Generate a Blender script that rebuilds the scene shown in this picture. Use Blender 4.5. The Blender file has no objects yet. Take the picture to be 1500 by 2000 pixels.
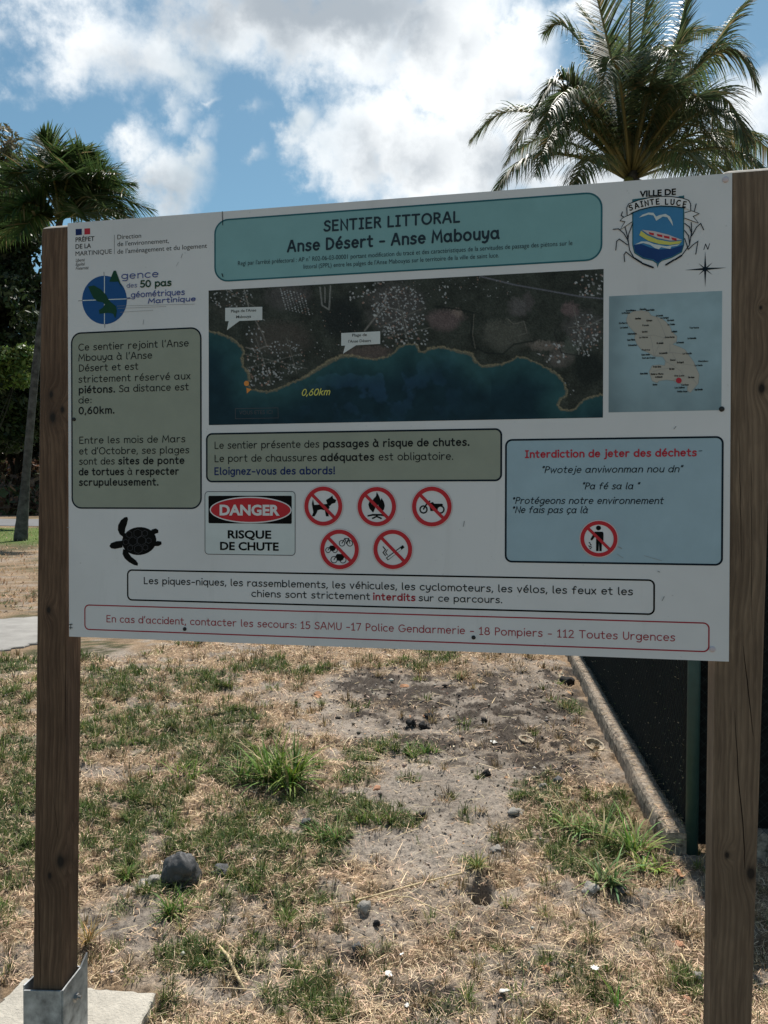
import bpy, bmesh, math, random
import numpy as np
from mathutils import Vector, Matrix
random.seed(7)
RS = np.random.RandomState(11)
scene = bpy.context.scene
col = scene.collection

# ------------------------------------------------------------------ camera
EYE = 1.5
FL = 1500.0                                   # focal length in photo pixels (1500 x 2000)
dn = np.array([-0.0090, 0.99987, 0.0132]); dn /= np.linalg.norm(dn)      # world down seen in the camera
Zw = -dn
Yw = np.array([0, 0, 1.]) - (np.array([0, 0, 1.]) @ Zw) * Zw; Yw /= np.linalg.norm(Yw)
Xw = np.cross(Yw, Zw)
Xw /= np.linalg.norm(Xw)
RW = np.array([Xw, Yw, Zw])                   # world = RW @ cam(x right, y down, z forward)
CAM = np.array([0, 0, EYE])
cam_d = bpy.data.cameras.new('camera'); cam = bpy.data.objects.new('camera', cam_d); col.objects.link(cam)
m3 = np.column_stack([RW @ np.array([1, 0, 0]), RW @ np.array([0, -1, 0]), RW @ np.array([0, 0, -1])])
M = Matrix.Identity(4)
for i in range(3):
    for j in range(3): M[i][j] = float(m3[i, j])
    M[i][3] = float(CAM[i])
cam.matrix_world = M
cam_d.sensor_fit = 'VERTICAL'; cam_d.sensor_height = 24; cam_d.sensor_width = 18; cam_d.lens = 18
cam_d.clip_start = 0.05; cam_d.clip_end = 6000
scene.camera = cam

def ray(px, py):
    d = RW @ np.array([(px - 750) / FL, (py - 1000) / FL, 1.0]); return d
def at(px, py, Y):                            # point on the ray at world distance Y ahead
    d = ray(px, py); return CAM + d * (Y / d[1])
def gr(px, py, z=0.0):                        # point on the ground
    d = ray(px, py); return CAM + d * ((z - EYE) / d[2])
def topx(P):                                  # world -> photo pixel (used to place patches of turf)
    q = (np.asarray(P) - CAM) @ RW
    return 750 + FL * q[..., 0] / q[..., 2], 1000 + FL * q[..., 1] / q[..., 2]

# ------------------------------------------------------------------ world and sun
SUN_AZ, SUN_EL = math.radians(10.3), math.radians(59)
world = bpy.data.worlds.new('World'); scene.world = world; world.use_nodes = True
nt = world.node_tree; nt.nodes.clear()
def nd(t, typ, **k):
    n = t.nodes.new(typ)
    for a, b in k.items(): setattr(n, a, b)
    return n
def setin(t, n, i, v):
    if isinstance(v, bpy.types.NodeSocket): t.links.new(v, n.inputs[i])
    else: n.inputs[i].default_value = v
def mth(t, op, a, b=0.0, c=0.0, clamp=False):
    n = nd(t, 'ShaderNodeMath', operation=op, use_clamp=clamp)
    setin(t, n, 0, a); setin(t, n, 1, b); setin(t, n, 2, c); return n.outputs[0]
def vmt(t, op, a, b=(0, 0, 0)):
    n = nd(t, 'ShaderNodeVectorMath', operation=op)
    setin(t, n, 0, a); setin(t, n, 1, b); return n
def ramp(t, f, stops, interp='LINEAR'):
    n = nd(t, 'ShaderNodeValToRGB'); n.color_ramp.interpolation = interp
    e = n.color_ramp.elements
    while len(e) < len(stops): e.new(0.5)
    for q, (p, c) in zip(e, stops):
        q.position = p; q.color = tuple(c) + (1,) if len(c) == 3 else c
    setin(t, n, 0, f); return n.outputs[0]
def mixc(t, f, a, b):
    n = nd(t, 'ShaderNodeMix', data_type='RGBA'); setin(t, n, 0, f); setin(t, n, 6, a if isinstance(a, bpy.types.NodeSocket) else tuple(a) + (1,)); setin(t, n, 7, b if isinstance(b, bpy.types.NodeSocket) else tuple(b) + (1,)); return n.outputs[2]
def noise(t, vec, scale, detail=4, rough=0.55, dist=0.0):
    n = nd(t, 'ShaderNodeTexNoise'); n.inputs['Scale'].default_value = scale; n.inputs['Detail'].default_value = detail
    n.inputs['Roughness'].default_value = rough; n.inputs['Distortion'].default_value = dist
    if vec is not None: t.links.new(vec, n.inputs['Vector'])
    return n
sky = nd(nt, 'ShaderNodeTexSky', sky_type='NISHITA'); sky.sun_disc = False
sky.sun_elevation = SUN_EL; sky.sun_rotation = SUN_AZ; sky.air_density = 1.0; sky.dust_density = 0.35; sky.ozone_density = 1.3
tc = nd(nt, 'ShaderNodeTexCoord'); dirv = tc.outputs['Generated']
sep = nd(nt, 'ShaderNodeSeparateXYZ'); nt.links.new(dirv, sep.inputs[0])
azs = mth(nt, 'ARCTAN2', sep.outputs[0], sep.outputs[1])
els = mth(nt, 'ARCSINE', sep.outputs[2])
comb = nd(nt, 'ShaderNodeCombineXYZ'); nt.links.new(azs, comb.inputs[0]); nt.links.new(els, comb.inputs[1])
n1 = noise(nt, dirv, 5.0, 5, 0.6); n2 = noise(nt, dirv, 16.0, 7, 0.62)
w1 = vmt(nt, 'SCALE', vmt(nt, 'SUBTRACT', n1.outputs['Color'], (0.5, 0.5, 0.5)).outputs[0]); w1.inputs['Scale'].default_value = 0.10
w2 = vmt(nt, 'SCALE', vmt(nt, 'SUBTRACT', n2.outputs['Color'], (0.5, 0.5, 0.5)).outputs[0]); w2.inputs['Scale'].default_value = 0.075
pos = vmt(nt, 'ADD', vmt(nt, 'ADD', comb.outputs[0], w1.outputs[0]).outputs[0], w2.outputs[0]).outputs[0]
def azel(px, py):
    d = ray(px, py); d = d / np.linalg.norm(d); return math.atan2(d[0], d[1]), math.asin(d[2])
def blobs(lst):
    acc = None
    for (x, y, rx, ry, s) in lst:
        a, e = azel(x, y)
        q = vmt(nt, 'SUBTRACT', pos, (a, e, 0)).outputs[0]
        q = vmt(nt, 'MULTIPLY', q, (1500. / rx, 1500. / ry, 0)).outputs[0]
        ln = vmt(nt, 'LENGTH', q).outputs['Value']
        v = mth(nt, 'MULTIPLY', mth(nt, 'SUBTRACT', 1.0, ln), s)
        v = mth(nt, 'MAXIMUM', v, -1.0)
        acc = v if acc is None else mth(nt, 'MAXIMUM', acc, v)
    return acc
CL = [(200, 80, 150, 95, .72), (330, 110, 130, 60, .6), (130, 30, 80, 50, .5), (520, 50, 240, 100, 1.0), (700, 60, 260, 120, 1.1), (620, 130, 110, 50, .7), (20, 85, 40, 20, .3), (900, 60, 170, 110, 1.1),
      (905, 170, 190, 120, 1.2), (1010, 110, 110, 110, 1.1), (760, 260, 150, 110, 1.1), (700, 330, 120, 90, .9), (900, 320, 260, 130, 1.2), (1050, 270, 160, 150, 1.1),
      (585, 250, 45, 50, .7), (640, 300, 60, 55, .55), (600, 380, 40, 24, .4), (275, 300, 60, 55, .75), (320, 360, 75, 70, .85), (375, 310, 35, 50, .6), (470, 215, 34, 24, .36), (345, 220, 28, 50, .38), (330, 180, 30, 40, .3), (490, 300, 20, 14, .22), (60, 150, 40, 20, .22), (395, 260, 26, 16, .25),
      (400, 192, 18, 10, .3), (1140, 10, 80, 36, .7), (1460, 225, 110, 70, .8), (1230, 340, 280, 90, .9), (1310, 150, 60, 50, .35)]
DK = [(560, 70, 120, 60, .5), (740, 330, 60, 60, .35), (310, 380, 60, 30, .4), (250, 120, 70, 40, .3), (930, 80, 60, 60, .35),(640, 20, 330, 75, 1.0), (820, 70, 150, 70, .6), (430, 25, 160, 50, .5), (850, 330, 120, 60, .45), (1000, 330, 130, 80, .6), (1010, 180, 60, 60, .3), (1200, 320, 160, 60, .4)]
dens = blobs(CL)
# elsewhere on the sky dome unseen random clouds, kept sparse so the board gets less light
n3 = noise(nt, dirv, 2.6, 6, 0.6)
inview = mth(nt, 'MULTIPLY', mth(nt, 'LESS_THAN', mth(nt, 'ABSOLUTE', azs), 0.52), mth(nt, 'MULTIPLY', mth(nt, 'LESS_THAN', els, 0.64), 1.0))
gen = mth(nt, 'MULTIPLY', mth(nt, 'SUBTRACT', n3.outputs['Fac'], 0.57), 3.0)
vd = nd(nt, 'ShaderNodeMapRange'); vd.interpolation_type = 'SMOOTHSTEP'; nt.links.new(mth(nt, 'MAXIMUM', mth(nt, 'ABSOLUTE', azs), mth(nt, 'SUBTRACT', els, 0.12)), vd.inputs[0]); vd.inputs[1].default_value = 0.49; vd.inputs[2].default_value = 0.60
dens = mth(nt, 'ADD', mth(nt, 'MULTIPLY', dens, mth(nt, 'SUBTRACT', 1.0, vd.outputs[0])), mth(nt, 'MULTIPLY', gen, vd.outputs[0]))
n4 = noise(nt, dirv, 26.0, 8, 0.6)
dens2 = mth(nt, 'ADD', dens, mth(nt, 'MULTIPLY', mth(nt, 'SUBTRACT', n2.outputs['Fac'], 0.5), 1.5))
dens2 = mth(nt, 'ADD', dens2, mth(nt, 'MULTIPLY', mth(nt, 'SUBTRACT', n4.outputs['Fac'], 0.5), 0.7))
mr = nd(nt, 'ShaderNodeMapRange'); mr.interpolation_type = 'SMOOTHSTEP'
nt.links.new(dens2, mr.inputs[0]); mr.inputs[1].default_value = -0.12; mr.inputs[2].default_value = 0.72; mr.inputs[4].default_value = 0.97
dk = blobs(DK)
dk = mth(nt, 'ADD', dk, mth(nt, 'MULTIPLY', mth(nt, 'SUBTRACT', n2.outputs['Fac'], 0.5), 0.7))
mk = nd(nt, 'ShaderNodeMapRange'); mk.interpolation_type = 'SMOOTHSTEP'
nt.links.new(dk, mk.inputs[0]); mk.inputs[1].default_value = -0.15; mk.inputs[2].default_value = 0.75
inner = ramp(nt, n1.outputs['Fac'], [(0.36, (7.6, 8.6, 9.3)), (0.46, (10.0, 10.7, 11.2)), (0.60, (13.0, 13.3, 13.4))])
ccol = mixc(nt, mk.outputs[0], inner, (5.0, 5.6, 6.2))
dsun = vmt(nt, 'DOT_PRODUCT', vmt(nt, 'NORMALIZE', dirv).outputs[0], (math.sin(SUN_AZ) * math.cos(SUN_EL), math.cos(SUN_AZ) * math.cos(SUN_EL), math.sin(SUN_EL))).outputs['Value']
gl = nd(nt, 'ShaderNodeMapRange'); nt.links.new(dsun, gl.inputs[0]); gl.inputs[1].default_value = 0.45; gl.inputs[2].default_value = 0.92; gl.inputs[3].default_value = 0.80; gl.inputs[4].default_value = 1.10
cs_c = vmt(nt, 'SCALE', ccol); nt.links.new(gl.outputs[0], cs_c.inputs['Scale']); ccol = cs_c.outputs[0]
skc = nd(nt, 'ShaderNodeMix', data_type='RGBA', blend_type='MULTIPLY'); skc.inputs[0].default_value = 1.0
nt.links.new(sky.outputs[0], skc.inputs[6]); skc.inputs[7].default_value = (1.0, 1.27, 1.16, 1)
fin = mixc(nt, mr.outputs[0], skc.outputs[2], ccol)
bg = nd(nt, 'ShaderNodeBackground'); nt.links.new(fin, bg.inputs[0]); bg.inputs[1].default_value = 0.070
wo = nd(nt, 'ShaderNodeOutputWorld'); nt.links.new(bg.outputs[0], wo.inputs[0])

sun_d = bpy.data.lights.new('sun', 'SUN'); sun_d.energy = 5.0; sun_d.angle = math.radians(0.53); sun_d.color = (1.0, 0.95, 0.87)
sun = bpy.data.objects.new('sun', sun_d); col.objects.link(sun)
sv = Vector((math.sin(SUN_AZ) * math.cos(SUN_EL), math.cos(SUN_AZ) * math.cos(SUN_EL), math.sin(SUN_EL)))
sun.rotation_euler = sv.to_track_quat('Z', 'Y').to_euler()
vs = scene.view_settings
vs.view_transform = 'Standard'; vs.look = 'None'; vs.gamma = 1; vs.use_curve_mapping = False; vs.exposure = 0.28

# ------------------------------------------------------------------ helpers
class Lat:                                     # 2-D value noise
    def __init__(s, seed): s.g = np.random.RandomState(seed).rand(256, 256)
    def __call__(s, x, y):
        xi = np.floor(x).astype(int); yi = np.floor(y).astype(int); fx = x - xi; fy = y - yi
        fx = fx * fx * (3 - 2 * fx); fy = fy * fy * (3 - 2 * fy)
        a = s.g[xi % 256, yi % 256]; b = s.g[(xi + 1) % 256, yi % 256]; c = s.g[xi % 256, (yi + 1) % 256]; d = s.g[(xi + 1) % 256, (yi + 1) % 256]
        return (a * (1 - fx) + b * fx) * (1 - fy) + (c * (1 - fx) + d * fx) * fy
LAT = [Lat(k) for k in range(8)]
def fbm(x, y, sc, octv=4, k=0, rough=0.5):
    x = np.asarray(x, float) * sc; y = np.asarray(y, float) * sc; s = 0; a = 1; t = 0
    for o in range(octv):
        s = s + a * LAT[(k + o) % 8](x + 17.3 * o, y + 9.1 * o); t += a; a *= rough; x = x * 2.03; y = y * 2.03
    return s / t
def sstep(a, b, x): t = np.clip((x - a) / (b - a), 0, 1); return t * t * (3 - 2 * t)

def mesh_np(name, V, F, mats, colors=None, smooth=False):
    """V (n,3); F array (m,4) / (m,3) or list of arrays of different widths."""
    me = bpy.data.meshes.new(name)
    Fs = F if isinstance(F, list) else [F]
    Fs = [np.asarray(f, int) for f in Fs if len(f)]
    loops = np.concatenate([f.ravel() for f in Fs]); tot = np.concatenate([np.full(len(f), f.shape[1]) for f in Fs])
    st = np.concatenate([[0], np.cumsum(tot)[:-1]])
    me.vertices.add(len(V)); me.vertices.foreach_set('co', np.asarray(V, np.float32).ravel())
    me.loops.add(len(loops)); me.loops.foreach_set('vertex_index', loops.astype(np.int32))
    me.polygons.add(len(tot)); me.polygons.foreach_set('loop_start', st.astype(np.int32)); me.polygons.foreach_set('loop_total', tot.astype(np.int32))
    if smooth: me.polygons.foreach_set('use_smooth', np.ones(len(tot), bool))
    me.update(calc_edges=True)
    if colors is not None:
        a = me.color_attributes.new('tint', 'FLOAT_COLOR', 'POINT')
        c = np.ones((len(V), 4), np.float32); c[:, :3] = colors; a.data.foreach_set('color', c.ravel())
    for m in (mats if isinstance(mats, list) else [mats]): me.materials.append(m)
    return me

class MB:
    def __init__(s): s.v = []; s.f = []
    def add(s, vs_, fs):
        o = len(s.v); s.v += [tuple(map(float, p)) for p in vs_]; s.f += [tuple(i + o for i in f) for f in fs]
    def box(s, o, ax, ay, az_):
        o, ax, ay, az_ = map(np.asarray, (o, ax, ay, az_))
        P = [o, o + ax, o + ax + ay, o + ay]; P += [p + az_ for p in P]
        s.add(P, [(0, 3, 2, 1), (4, 5, 6, 7), (0, 1, 5, 4), (1, 2, 6, 5), (2, 3, 7, 6), (3, 0, 4, 7)])
    def tube(s, pts, rad, n=8, cap=True):
        pts = [np.asarray(p, float) for p in pts]; rr = rad if hasattr(rad, '__len__') else [rad] * len(pts)
        ref = np.array([0, 0, 1.]) if abs((pts[-1] - pts[0])[2]) < 0.8 * np.linalg.norm(pts[-1] - pts[0]) else np.array([1., 0, 0])
        V = []
        for i, p in enumerate(pts):
            t = pts[min(i + 1, len(pts) - 1)] - pts[max(i - 1, 0)]; t = t / (np.linalg.norm(t) + 1e-9)
            a = np.cross(t, ref); a /= np.linalg.norm(a) + 1e-9; b = np.cross(t, a)
            for k in range(n):
                q = 2 * math.pi * k / n; V.append(p + rr[i] * (math.cos(q) * a + math.sin(q) * b))
        F = [(i * n + k, i * n + (k + 1) % n, (i + 1) * n + (k + 1) % n, (i + 1) * n + k) for i in range(len(pts) - 1) for k in range(n)]
        if cap: F += [tuple(range(n - 1, -1, -1)), tuple((len(pts) - 1) * n + k for k in range(n))]
        s.add(V, F)
    def mesh(s, name, mat, smooth=False):
        me = bpy.data.meshes.new(name); me.from_pydata(s.v, [], s.f); me.materials.append(mat); me.update()
        if smooth: me.polygons.foreach_set('use_smooth', np.ones(len(me.polygons), bool))
        return me

def link(name, me, parent=None, loc=None):
    o = bpy.data.objects.new(name, me); col.objects.link(o)
    if parent is not None: o.parent = parent
    if loc is not None: o.location = tuple(map(float, loc))
    return o
def root(name, label, cat, loc=(0, 0, 0), group=None):
    o = link(name, None, None, loc); return tag(o, label, cat, group)
def tag(o, label=None, cat=None, group=None, kind=None):
    if label: o['label'] = label
    if cat: o['category'] = cat
    if group: o['group'] = group
    if kind: o['kind'] = kind
    return o
def shift(me, d): me.transform(Matrix.Translation(Vector([float(v) for v in d]))); return me
def part(name, me, rt):                        # me is built in world coordinates; rt sits at its own location
    p = rt; off = np.zeros(3)
    while p is not None: off = off + np.array(p.location); p = p.parent
    shift(me, -off); return link(name, me, rt)

# ------------------------------------------------------------------ materials
def mat(name, color=(.5, .5, .5), rough=0.6, spec=0.3, metal=0.0, var=0.0, vscale=8, bump=0.0, bscale=60, vcol=False, transl=0.0, coord='Object'):
    m = bpy.data.materials.new(name); m.use_nodes = True; t = m.node_tree; b = t.nodes['Principled BSDF']
    b.inputs['Roughness'].default_value = rough; b.inputs['Specular IOR Level'].default_value = spec; b.inputs['Metallic'].default_value = metal
    tcn = nd(t, 'ShaderNodeTexCoord'); vec = tcn.outputs[coord]
    c = None
    if vcol: a = nd(t, 'ShaderNodeVertexColor'); a.layer_name = 'tint'; c = a.outputs[0]
    if var > 0:
        n = noise(t, vec, vscale, 6, 0.6)
        lo = max(0, 1 - var); f = ramp(t, n.outputs['Fac'], [(0.3, (lo,) * 3), (0.7, (1 + var,) * 3)])
        mm = nd(t, 'ShaderNodeMix', data_type='RGBA', blend_type='MULTIPLY'); mm.inputs[0].default_value = 1
        if c is not None: t.links.new(c, mm.inputs[6])
        else: mm.inputs[6].default_value = tuple(color) + (1,)
        t.links.new(f, mm.inputs[7]); c = mm.outputs[2]
    if c is not None: t.links.new(c, b.inputs['Base Color'])
    else: b.inputs['Base Color'].default_value = tuple(color) + (1,)
    if bump > 0:
        n = noise(t, vec, bscale, 6, 0.65); bp = nd(t, 'ShaderNodeBump'); bp.inputs['Strength'].default_value = bump; bp.inputs['Distance'].default_value = 0.01
        t.links.new(n.outputs['Fac'], bp.inputs['Height']); t.links.new(bp.outputs[0], b.inputs['Normal'])
    if transl > 0:
        tr = nd(t, 'ShaderNodeBsdfTranslucent'); mx = nd(t, 'ShaderNodeMixShader'); mx.inputs[0].default_value = transl
        if c is not None: t.links.new(c, tr.inputs[0])
        else: tr.inputs[0].default_value = tuple(color) + (1,)
        t.links.new(b.outputs[0], mx.inputs[1]); t.links.new(tr.outputs[0], mx.inputs[2]); t.links.new(mx.outputs[0], t.nodes['Material Output'].inputs[0])
    return m

def ground_mat():
    m = bpy.data.materials.new('dry_turf_soil'); m.use_nodes = True; t = m.node_tree; b = t.nodes['Principled BSDF']
    b.inputs['Roughness'].default_value = 0.95; b.inputs['Specular IOR Level'].default_value = 0.1
    a = nd(t, 'ShaderNodeVertexColor'); a.layer_name = 'tint'; vec = nd(t, 'ShaderNodeTexCoord').outputs['Object']
    n1_ = noise(t, vec, 55, 8, 0.7); n2_ = noise(t, vec, 240, 4, 0.7)
    f = ramp(t, n1_.outputs['Fac'], [(0.30, (.52, .50, .50)), (0.52, (1, 1, 1)), (0.72, (1.42, 1.38, 1.3))])
    g = ramp(t, n2_.outputs['Fac'], [(0.35, (.7, .7, .7)), (0.65, (1.25, 1.25, 1.25))])
    x = nd(t, 'ShaderNodeMix', data_type='RGBA', blend_type='MULTIPLY'); x.inputs[0].default_value = 1; t.links.new(a.outputs[0], x.inputs[6]); t.links.new(f, x.inputs[7])
    y = nd(t, 'ShaderNodeMix', data_type='RGBA', blend_type='MULTIPLY'); y.inputs[0].default_value = 1; t.links.new(x.outputs[2], y.inputs[6]); t.links.new(g, y.inputs[7])
    t.links.new(y.outputs[2], b.inputs['Base Color'])
    h = mth(t, 'ADD', n1_.outputs['Fac'], mth(t, 'MULTIPLY', n2_.outputs['Fac'], 0.4))
    bp = nd(t, 'ShaderNodeBump'); bp.inputs['Strength'].default_value = 0.9; bp.inputs['Distance'].default_value = 0.012
    t.links.new(h, bp.inputs['Height']); t.links.new(bp.outputs[0], b.inputs['Normal']); return m

def wood_mat(name, base, dark, knots, axis_pt):
    """sawn pine: stretched grain; knots are (x, z) in world metres on the front face, given relative to axis_pt"""
    m = bpy.data.materials.new(name); m.use_nodes = True; t = m.node_tree; b = t.nodes['Principled BSDF']
    b.inputs['Roughness'].default_value = 0.75; b.inputs['Specular IOR Level'].default_value = 0.25
    vec = nd(t, 'ShaderNodeTexCoord').outputs['Object']
    kn = None; disp = None
    for (kx, kz, r) in knots:
        q = vmt(t, 'MULTIPLY', vmt(t, 'SUBTRACT', vec, (kx, 0, kz)).outputs[0], (1 / r, 0, 0.62 / r)).outputs[0]
        ln = vmt(t, 'LENGTH', q).outputs['Value']
        g = mth(t, 'POWER', 2.718, mth(t, 'MULTIPLY', mth(t, 'MULTIPLY', ln, ln), -1.0))
        g2 = mth(t, 'POWER', 2.718, mth(t, 'MULTIPLY', mth(t, 'MULTIPLY', ln, ln), -0.10))
        kn = g if kn is None else mth(t, 'MAXIMUM', kn, g); disp = g2 if disp is None else mth(t, 'MAXIMUM', disp, g2)
    sc_ = vmt(t, 'MULTIPLY', vec, (1, 1, 0.055)).outputs[0]
    sc_ = vmt(t, 'ADD', sc_, vmt(t, 'MULTIPLY', noise(t, vec, 2.2, 2, 0.5).outputs['Color'], (0.05, 0.05, 0)).outputs[0]).outputs[0]
    if disp is not None:
        cb = nd(t, 'ShaderNodeCombineXYZ'); t.links.new(mth(t, 'MULTIPLY', disp, 0.022), cb.inputs[0]); sc_ = vmt(t, 'ADD', sc_, cb.outputs[0]).outputs[0]
    g1 = noise(t, sc_, 75, 3, 0.6); g2_ = noise(t, sc_, 300, 3, 0.6); g3 = noise(t, vec, 5, 4, 0.6)
    sp = nd(t, 'ShaderNodeSeparateXYZ'); t.links.new(sc_, sp.inputs[0])
    rings = mth(t, 'SINE', mth(t, 'ADD', mth(t, 'MULTIPLY', sp.outputs[0], 520), mth(t, 'MULTIPLY', g1.outputs['Fac'], 9)))
    c = mixc(t, ramp(t, g1.outputs['Fac'], [(0.35, (0, 0, 0)), (0.68, (1, 1, 1))]), dark, base)
    c = mixc(t, mth(t, 'MULTIPLY', mth(t, 'ADD', rings, 1.0), 0.22), c, tuple(v * 0.55 for v in dark))
    c = mixc(t, ramp(t, g2_.outputs['Fac'], [(0.5, (0, 0, 0)), (0.8, (.45,) * 3)]), c, tuple(v * 1.25 for v in base))
    c = mixc(t, ramp(t, g3.outputs['Fac'], [(0.45, (0, 0, 0)), (0.7, (.5,) * 3)]), c, tuple(v * 0.7 for v in dark))
    if kn is not None: c = mixc(t, mth(t, 'MULTIPLY', kn, 1.4, clamp=True), c, (0.022, 0.016, 0.013))
    t.links.new(c, b.inputs['Base Color'])
    bp = nd(t, 'ShaderNodeBump'); bp.inputs['Strength'].default_value = 0.5; bp.inputs['Distance'].default_value = 0.003
    t.links.new(mth(t, 'ADD', g1.outputs['Fac'], g2_.outputs['Fac']), bp.inputs['Height']); t.links.new(bp.outputs[0], b.inputs['Normal'])
    return m

MAT_GROUND = ground_mat()
MAT_BLADE = mat('grass_blade', vcol=True, rough=0.6, spec=0.25, transl=0.3)
MAT_STRAW = mat('straw_blade', vcol=True, rough=0.75, spec=0.2, transl=0.15)
MAT_STONE = mat('grey_stone', (.085, .085, .088), 0.75, 0.35, var=0.35, vscale=30, bump=0.7, bscale=70)
MAT_DSTONE = mat('dark_stone', (.028, .027, .027), 0.9, 0.2, var=0.35, vscale=60, bump=0.6, bscale=120)
MAT_PSTONE = mat('pale_stone', (.30, .28, .25), 0.9, 0.2, var=0.3, vscale=50, bump=0.7, bscale=120)
MAT_OSTONE = mat('orange_clay', (.45, .24, .15), 0.9, 0.2, var=0.25, vscale=60, bump=0.5, bscale=150)
MAT_CONC = mat('concrete', (.49, .45, .385), 0.92, 0.2, var=0.2, vscale=14, bump=0.9, bscale=90)
MAT_KERB = mat('weathered_concrete', (.27, .225, .18), 0.95, 0.15, var=0.75, vscale=34, bump=1.0, bscale=110)
MAT_PATH = mat('path_concrete', (.30, .285, .265), 0.95, 0.15, var=0.2, vscale=3, bump=0.5, bscale=40)
MAT_ROAD = mat('asphalt', (.16, .16, .165), 0.9, 0.3, var=0.15, vscale=0.7)
MAT_GALV = mat('galvanised_steel', (.36, .37, .375), 0.55, 0.4, metal=0.4, var=0.5, vscale=28, bump=0.1, bscale=60)
MAT_BOLT = mat('bolt_steel', (.35, .35, .35), 0.35, 0.5, metal=0.9)
MAT_BLACK = mat('black_screw', (.012, .012, .013), 0.5, 0.4)
MAT_LITTER = mat('white_litter', (.75, .74, .70), 0.6, 0.3, var=0.1)
MAT_HUSK = mat('dry_husk', (.42, .35, .26), 0.85, 0.2, var=0.35, vscale=60)
MAT_LEAFDRY = mat('dry_leaf', (.50, .27, .15), 0.8, 0.2, var=0.3, vscale=60, transl=0.2)
MAT_STALK = mat('straw_stalk', (.58, .46, .27), 0.7, 0.25, var=0.3, vscale=40)
MAT_FABRIC = mat('windscreen_fabric', (.010, .011, .011), 0.9, 0.15, var=0.6, vscale=30, bump=0.5, bscale=300)
MAT_FPOST = mat('green_steel', (.025, .058, .052), 0.5, 0.4, var=0.15, vscale=20)
MAT_WIRE = mat('green_wire', (.012, .02, .017), 0.6, 0.3)
MAT_TRUNK = mat('palm_trunk', (.085, .078, .072), 0.9, 0.2, var=0.6, vscale=5, bump=0.8, bscale=14)
MAT_BARK = mat('tree_bark', (.04, .034, .028), 0.95, 0.1, var=0.35, vscale=5, bump=0.8, bscale=14)
MAT_FROND = mat('palm_leaflet', vcol=True, rough=0.5, spec=0.4, transl=0.42)
MAT_RACHIS = mat('palm_midrib', (.16, .15, .06), 0.5, 0.4)
MAT_LEAF = mat('tree_leaf', vcol=True, rough=0.5, spec=0.35, transl=0.3)

# ------------------------------------------------------------------ ground
PATCH_G = [(240, 1350, 120, 18, .6), (260, 1420, 130, 26, .8), (420, 1450, 120, 24, .8), (560, 1590, 90, 26, .6), (440, 1660, 130, 36, .8), (220, 1650, 60, 34, .7), (560, 1500, 60, 24, .8), (30, 1560, 50, 60, .8), (620, 1760, 50, 16, .5), (520, 1830, 60, 22, .4), # green turf patches: photo x, y, rx, ry, strength
    (230, 1320, 90, 14, .5), (400, 1330, 60, 22, .6), (300, 1400, 100, 22, .7), (430, 1410, 90, 26, .95), (200, 1440, 60, 26, .7), (350, 1450, 120, 24, .8), (510, 1300, 60, 14, .6), (600, 1310, 50, 10, .6),
    (470, 1500, 120, 40, 1.0), (700, 1520, 35, 18, .8), (690, 1470, 35, 14, .8), (745, 1465, 25, 12, .8), (830, 1475, 40, 14, .9), (800, 1525, 22, 9, .5), (190, 1580, 70, 35, 1.), (300, 1560, 60, 22, .8),
    (260, 1600, 80, 20, .7), (660, 1590, 70, 26, 1.), (750, 1600, 60, 20, .9), (640, 1640, 50, 32, 1.), (450, 1600, 60, 30, .8), (380, 1640, 90, 26, .7), (520, 1660, 80, 26, .9), (500, 1720, 80, 32, 1.),
    (560, 1730, 60, 26, .8), (600, 1690, 60, 20, .7), (230, 1700, 60, 26, .6), (330, 1740, 55, 30, 1.), (430, 1760, 40, 18, .4), (560, 1770, 22, 16, .8), (640, 1800, 40, 18, .6), (380, 1860, 60, 32, .6), (450, 1880, 50, 30, .5),
    (560, 1950, 70, 40, .6), (640, 1980, 60, 26, .5), (30, 1480, 50, 40, .7), (30, 1620, 60, 50, .9), (30, 1700, 60, 50, .7), (20, 1800, 50, 30, .3), (40, 1060, 60, 16, 1.), (20, 1350, 45, 14, .5), (35, 1400, 40, 12, .4),
    (1060, 1580, 60, 22, .7), (1120, 1620, 80, 30, .8), (1190, 1650, 100, 40, 1.), (1160, 1700, 80, 30, .9), (1000, 1630, 60, 22, .6), (840, 1670, 25, 14, .7), (930, 1700, 30, 18, .7), (1060, 1540, 60, 16, .5),
    (860, 1285, 40, 9, .6), (790, 1300, 50, 9, .4), (1140, 1380, 45, 14, .5), (1100, 1900, 60, 30, .4), (1190, 1930, 60, 30, .4), (1060, 1960, 60, 30, .3), (1340, 1930, 50, 30, .4), (1000, 1860, 40, 16, .3), (250, 1770, 40, 16, .3),
    (300, 1950, 60, 30, .3), (1210, 1580, 80, 24, .5), (900, 1590, 30, 10, .3), (720, 1880, 40, 16, .35), (870, 1970, 60, 20, .3)]
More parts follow.
